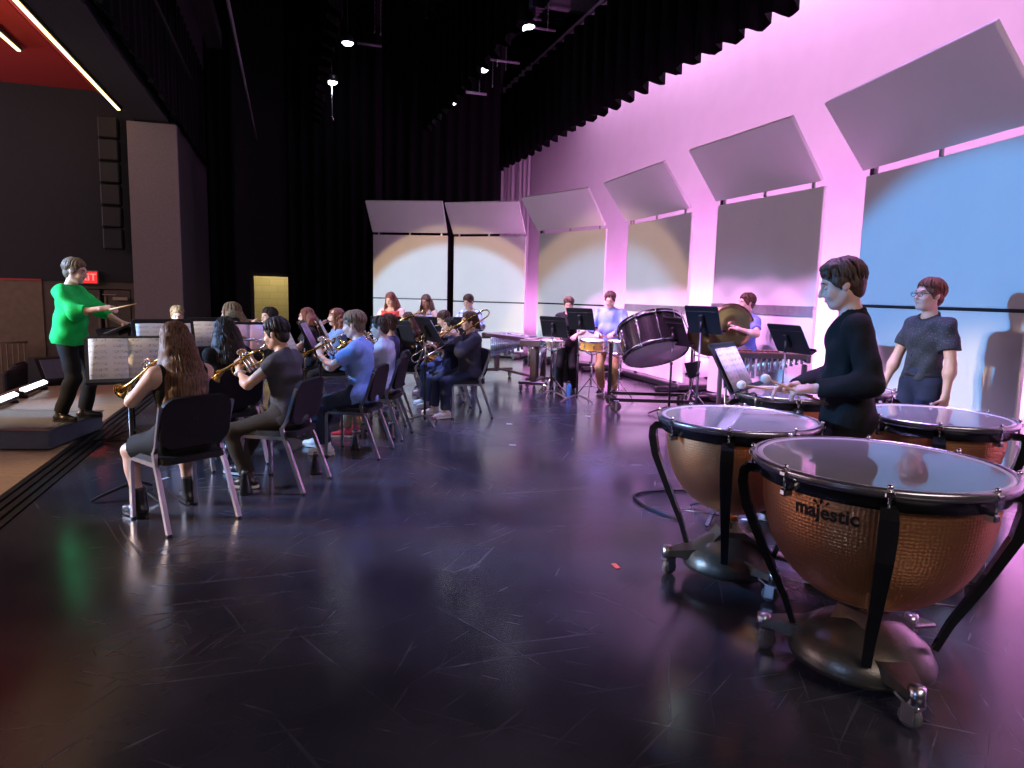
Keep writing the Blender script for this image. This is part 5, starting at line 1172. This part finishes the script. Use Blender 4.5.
i_ = player('E', -.60, 8.54, 200, 'black chair with silver legs standing apart at the right end under the trombone girl', label='seated girl in dark zip jacket and dark trousers playing trombone at the right end', H=1.53, play='trombone', pitch=.52, pyaw=.05, hp=.10, lean=-.02, wf=1.10, hair=('bun', 'hair_brown'), top=('jacket', 'cloth_jacket', 2), bottom=('long', 'cloth_navy'), shoes='shoe_white', female=True, vox=.008, feet={'L': (.34, .15, .09), 'R': (.42, -.13, .09)})
trombone(i_['mouth'], i_['dir'], 'brass trombone of the girl in the dark jacket, slide pointing down to the left')
j_ = player('W', -2.50, 5.95, 135, 'black chair with silver legs under the girl with wavy dark hair', label='seated girl with wavy dark hair and dark top, just right of the long haired girl', H=1.50, play='flute', pitch=.1, hp=.15, hair=('wavy', 'hair_dark', .30, 40), top=('long', 'cloth_black'), bottom=('long', 'cloth_black'), female=True)
flute(j_['mouth'], j_['dir'], 'silver flute of the girl with wavy dark hair')
k_ = player('F', -3.20, 7.75, 172, 'black chair with silver legs under the girl with blond brown hair and striped sleeves', label='seated girl in profile with long dark blond hair and striped sleeves playing flute', H=1.66, play='flute', pitch=.15, hp=.10, hair=('long', 'hair_darkblond', .24), top=('long', 'cloth_dotted_sleeve'), bottom=('long', 'cloth_black'), female=True)
flute(k_['mouth'], k_['dir'], 'silver flute of the girl with striped sleeves')
l_ = player('P', -3.08, 8.60, 232, 'black chair with silver legs under the dark haired flutist facing the camera', label='seated dark haired flutist half hidden behind the grey tee player, facing the camera', H=1.52, play='flute', pitch=.0, pyaw=-.25, hp=.05, hair=('short', 'hair_dark'), top=('long', 'cloth_charcoal'), bottom=('long', 'cloth_black'))
flute(l_['mouth'], l_['dir'], 'silver flute sticking out left of the grey tee player')
m_ = player('R', -2.86, 9.42, 195, 'black chair with silver legs under the reddish haired player', label='seated player with reddish brown hair right behind the grey tee player', H=1.50, hp=.15, hair=('bob', 'hair_auburn', .14), top=('tee', 'cloth_charcoal'), bottom=('long', 'cloth_black'), female=True)
n_ = player('Y', -2.36, 9.0, 205, 'black chair with silver legs under the curly haired flutist', label='seated girl with long curly reddish hair and light blue top playing flute', H=1.52, play='flute', pitch=.1, hp=.0, hair=('curly', 'hair_auburn', .26), top=('tee', 'cloth_lightblue'), bottom=('long', 'cloth_black'), female=True, shoes='shoe_red')
flute(n_['mouth'], n_['dir'], 'silver flute of the girl with curly reddish hair')
o_ = player('L', -4.35, 8.95, -62, 'black chair with silver legs hidden behind the stands by the conductor', label='seated player with light brown hair, only the top of the head showing over the stands', H=1.50, hp=.35, hair=('short', 'hair_blond'), top=('tee', 'cloth_lightblue'), bottom=('long', 'cloth_black'))
# ================================================================== STANDING PEOPLE
cl_ = (-4.25, 6.62, .208); ch = D_(8)
co = person(cl_, ch, 'woman conducting on the podium in a bright green jacket, black trousers and glasses', H=1.545, pose='stand', lean=.06, hp=.16, wf=1.04, belly=.010, hair=('short', 'hair_darkblond'), top=('jacket', 'cloth_green', 1.45), bottom=('long', 'cloth_black'), shoes='shoe_black', glasses='pipe_grey', vox=.008, female=True, stance=.06,
    hands={'R': (local(cl_, ch, (-3.82, 6.40, 1.30)), V(.9, .25, .12), V(-.1, .5, -.8), .8), 'Rp': V(-.3, -.4, -.9), 'L': (local(cl_, ch, (-3.82, 6.80, 1.13)), V(.9, -.2, -.15), V(0, 0, -1), .35), 'Lp': V(-.3, .6, -.9)})
tip = co['R']+Vector((.10, .01, .0)); stick('baton', 'wooden baton in the raised right hand of the conductor', 'baton', tip+Vector((-.02, 0, -.005)), tip+Vector((.24, -.02, .055)), .009, .004, 'wood_light')
tl = (1.835, 3.74, 0); th = D_(163)
ti = person(tl, th, 'tall boy in a black long sleeved shirt standing at the copper timpani with mallets', H=1.755, pose='stand', hp=.30, lean=.03, wf=.90, hair=('sweep', 'hair_brown'), top=('loose', 'cloth_black'), bottom=('long', 'cloth_black'), shoes='shoe_black', vox=.0062, collar=True,
    hands={'L': (local(tl, th, (1.60, 3.60, 1.075)), V(.9, -.30, -.12), V(.15, -.45, -.85), .95), 'Lp': V(-.6, .35, -.7), 'R': (local(tl, th, (1.58, 3.82, 1.06)), V(.9, .25, -.12), V(.1, .5, -.85), .95), 'Rp': V(-.5, -.5, -.7)})
for kk, nm in (('L', 'nearer'), ('R', 'farther')):
    hp_ = ti[kk]+ti[kk+'d']*.075+Vector((0, 0, -.022)); dd = Vector((-.90, -.12, .34) if kk == 'L' else (-.93, .10, .12)).normalized()
    stick('timpani_mallet', '%s timpani mallet with round white felt head held over the drums' % nm, 'mallet', hp_-dd*.17, hp_+dd*.22, .0075, .006, 'wood_light', (.026, .026, .024), 'felt_white', 'timpani mallets')
gl = (3.29, 5.50, 0); gh = D_(192)
gp = person(gl, gh, 'boy with glasses in a dark dotted short sleeved shirt standing at the right edge', H=1.715, pose='stand', hp=-.02, wf=1.04, hair=('short', 'hair_auburn'), top=('tucked', 'cloth_dots'), bottom=('long', 'cloth_navy'), shoes='shoe_black', glasses='case_black', vox=.0068, collar=True,
    hands={'L': (V(.03, .27, .80), V(.10, -.05, -1), V(-.2, -1, 0), .75), 'R': (V(.16, -.24, .84), V(.4, 0, -1), V(0, 1, -.1), .4)})
bm = MB()
for k in range(6): bm.sphere((0, 0, 0), .006, Matrix.Translation((.128, .0, .98+.075*k)), 8, 6)
bm.build('button', 'ink_black', gp['root'])
bb = MB().torus(.135, .014, Matrix.Translation((-.0, 0, .975)) @ Matrix.Diagonal((.88, 1.18, 1.2, 1)), 36, 6); bb.build('belt', 'ink_black', gp['root'])
cyl = (3.02, 8.95, 0); chh = D_(190)
cb = person(cyl, chh, 'boy in a cobalt blue shirt holding up a pair of crash cymbals', H=1.60, pose='stand', hp=.08, hair=('short', 'hair_brown'), top=('short', 'cloth_cobalt'), bottom=('long', 'cloth_greyshorts'), shoes='shoe_white', glasses=None,
    hands={'L': (local(cyl, chh, (2.80, 8.62, 1.17)), V(.5, -.75, .2), V(0, -.5, -.6), .8), 'R': (local(cyl, chh, (2.58, 9.0, 1.10)), V(.3, .6, .1), V(0, .4, -.6), .8)})
def crash(p, nrm_, label):
    r = thing('crash_cymbal', label, 'cymbal', p, 0, 'crash cymbals'); T = align((0, 0, 0), nrm_)
    MB().lathe([(0, .045), (.03, .042), (.055, .024), (.065, .016), (.15, .010), (.22, .004), (.285, -.004), (.285, -.007), (.22, .001), (.15, .007), (.062, .012), (.04, .03), (0, .04)], 56, T).build('plate', 'cymbal_bronze', r)
    MB().torus(.026, .007, T @ Matrix.Translation((0, 0, .055)) @ Matrix.Rotation(PI/2, 4, 'X'), 16, 6).build('strap', 'cloth_white', r)
crash((2.745, 8.72, 1.20), (-.05, -1, .10), 'bronze crash cymbal nearest the camera, face-on in front of the cobalt shirt boy'); crash((2.52, 8.86, 1.08), (.25, 1, .15), 'bronze crash cymbal behind the face-on one, lower and to the left')
bl = (1.50, 10.78, 0); bh = D_(250)
person(bl, bh, 'boy in a light blue long sleeved shirt and khaki trousers standing behind the snare drums', H=1.60, pose='stand', hp=.38, wf=1.18, belly=.03, hair=('short', 'hair_brown'), top=('shirt', 'cloth_lightblue'), bottom=('long', 'cloth_khaki'), shoes='sneaker', collar=True,
    hands={'L': (V(.28, .12, .98), V(.8, -.2, -.2), V(0, 0, -1), .8), 'R': (V(.28, -.14, .98), V(.8, .2, -.2), V(0, 0, -1), .8)})
pl_ = (.86, 10.86, 0); ph_ = D_(262)
person(pl_, ph_, 'girl in black standing behind two music stands at the snare drums', H=1.50, pose='stand', hp=.30, hair=('bun', 'hair_chestnut'), top=('tee', 'cloth_black', .4), bottom=('long', 'cloth_black'), shoes='boot', female=True, hands={'L': (V(.28, .14, .93), V(.8, -.2, -.2), V(0, 0, -1), .8), 'R': (V(.28, -.16, .93), V(.8, .2, -.2), V(0, 0, -1), .8)})
person((-2.02, 11.5, 0), D_(252), 'girl in a red strappy top with long auburn hair at the back stands', H=1.505, pose='stand', hp=.38, wf=1.22, hair=('long', 'hair_auburn', .30, 36), top=('strap', 'cloth_red'), bottom=('long', 'cloth_black'), female=True, hands={'L': (V(.26, .15, 1.0), V(.8, -.2, -.2), V(0, 0, -1), .5), 'R': (V(.26, -.15, 1.0), V(.8, .2, -.2), V(0, 0, -1), .5)})
person((-1.50, 12.0, 0), D_(250), 'girl with long fair brown hair and a striped top at the back stands', H=1.48, pose='stand', hp=.34, hair=('long', 'hair_chestnut', .34, 36), top=('tank', 'cloth_stripe'), bottom=('long', 'cloth_black'), female=True, hands={'L': (V(.26, .15, .98), V(.8, -.2, -.2), V(0, 0, -1), .5), 'R': (V(.26, -.15, .98), V(.8, .2, -.2), V(0, 0, -1), .5)})
person((-.73, 11.5, 0), D_(244), 'boy in a white and navy plaid shirt at the back stands', H=1.50, pose='stand', hp=.40, hair=('crop', 'hair_brown'), top=('shirt', 'cloth_plaid'), bottom=('long', 'cloth_navy'), hands={'L': (V(.26, .15, .98), V(.8, -.2, -.2), V(0, 0, -1), .5), 'R': (V(.26, -.15, .98), V(.8, .2, -.2), V(0, 0, -1), .5)})
# ================================================================== STANDS AND SHEETS
pm('sheet_lilac', (.50, .36, .70), .7)
music_stand(-2.70, 4.82, D_(-60), 1.005, 'black music stand with open white pages left of the long haired girl', .30, .52, .34, sheet=(.235, .315, 'on the stand left of the long haired girl', 'sheet'))
music_stand(-3.06, 6.05, D_(-52), 1.08, 'black music stand behind the front stand, its pages showing over it', .35, sheet=(.22, .28, 'on the stand showing just above the front one', 'sheet'))
music_stand(-2.86, 6.62, D_(-50), 1.08, 'black music stand mostly hidden behind the head of the long haired girl', .35, sheet=(.22, .28, 'on the stand hidden by the long haired girl', 'sheet'))
music_stand(-2.58, 6.75, D_(-72), 1.04, 'black music stand holding a lilac folder right of the wavy haired girl', .38, sheet=(.20, .29, 'lilac coloured, right of the wavy haired girl', 'sheet_lilac'))
music_stand(-2.22, 6.64, D_(-8), 1.00, 'black music stand of the bright blue shirt boy, hidden behind the grey tee player', .45, sheet=(.22, .29, 'on the stand of the bright blue shirt boy', 'sheet'))
music_stand(-2.17, 7.28, D_(9), 1.05, 'black music stand seen edge-on just right of the grey tee player', .45, sheet=(.22, .29, 'on the edge-on stand right of the grey tee player', 'sheet_lilac'))
music_stand(-2.20, 7.98, D_(13), 1.05, 'black music stand seen edge-on under the curly haired flutist', .45, sheet=(.22, .29, 'on the edge-on stand under the curly haired flutist', 'sheet'))
music_stand(-.98, 7.93, D_(28), 1.10, 'black music stand on a chrome base in front of the trombone girl', .55, boom=True, sheet=(.22, .29, 'on the stand of the trombone girl', 'sheet'))
music_stand(-1.44, 8.62, D_(55), 1.02, 'black music stand seen from behind right of the boy with glasses', .35, boom=True)
music_stand(-1.98, 10.80, D_(95), .98, 'black music stand in front of the girl in red', .30); music_stand(-1.42, 11.1, D_(90), .98, 'black music stand in front of the striped top girl', .30); music_stand(-.95, 10.75, D_(85), 1.0, 'black music stand left of the boy in plaid', .30)
music_stand(.60, 10.30, D_(56), 1.06, 'black music stand, left one in front of the percussion girl', .35, boom=True, w=.44)
music_stand(.96, 9.92, D_(52), 1.20, 'black music stand, taller one in front of the percussion girl', .35, boom=True, w=.44)
music_stand(2.10, 8.98, D_(20), 1.10, 'black music stand standing in front of the bass drum', .40, h=.40)
music_stand(2.13, 7.80, D_(36), 1.295, 'black music stand between the bass drum and the cymbals', .35, boom=True, w=.46)
music_stand(2.79, 7.00, D_(18), 1.15, 'black music stand left of the timpani player, nearer than the xylophone', .52, w=.50)
music_stand(1.50, 4.70, D_(-36), 1.075, 'black music stand with printed pages rising behind the left timpano', .50, w=.50, h=.36, sheet=(.21, .31, 'on the stand behind the left timpano', 'sheet'))
music_stand(-3.78, 6.74, D_(188), 1.10, 'black music stand under the conductor hand, desk nearly flat', 1.15, sheet=(.22, .30, 'on the nearly flat conductor stand', 'sheet'))
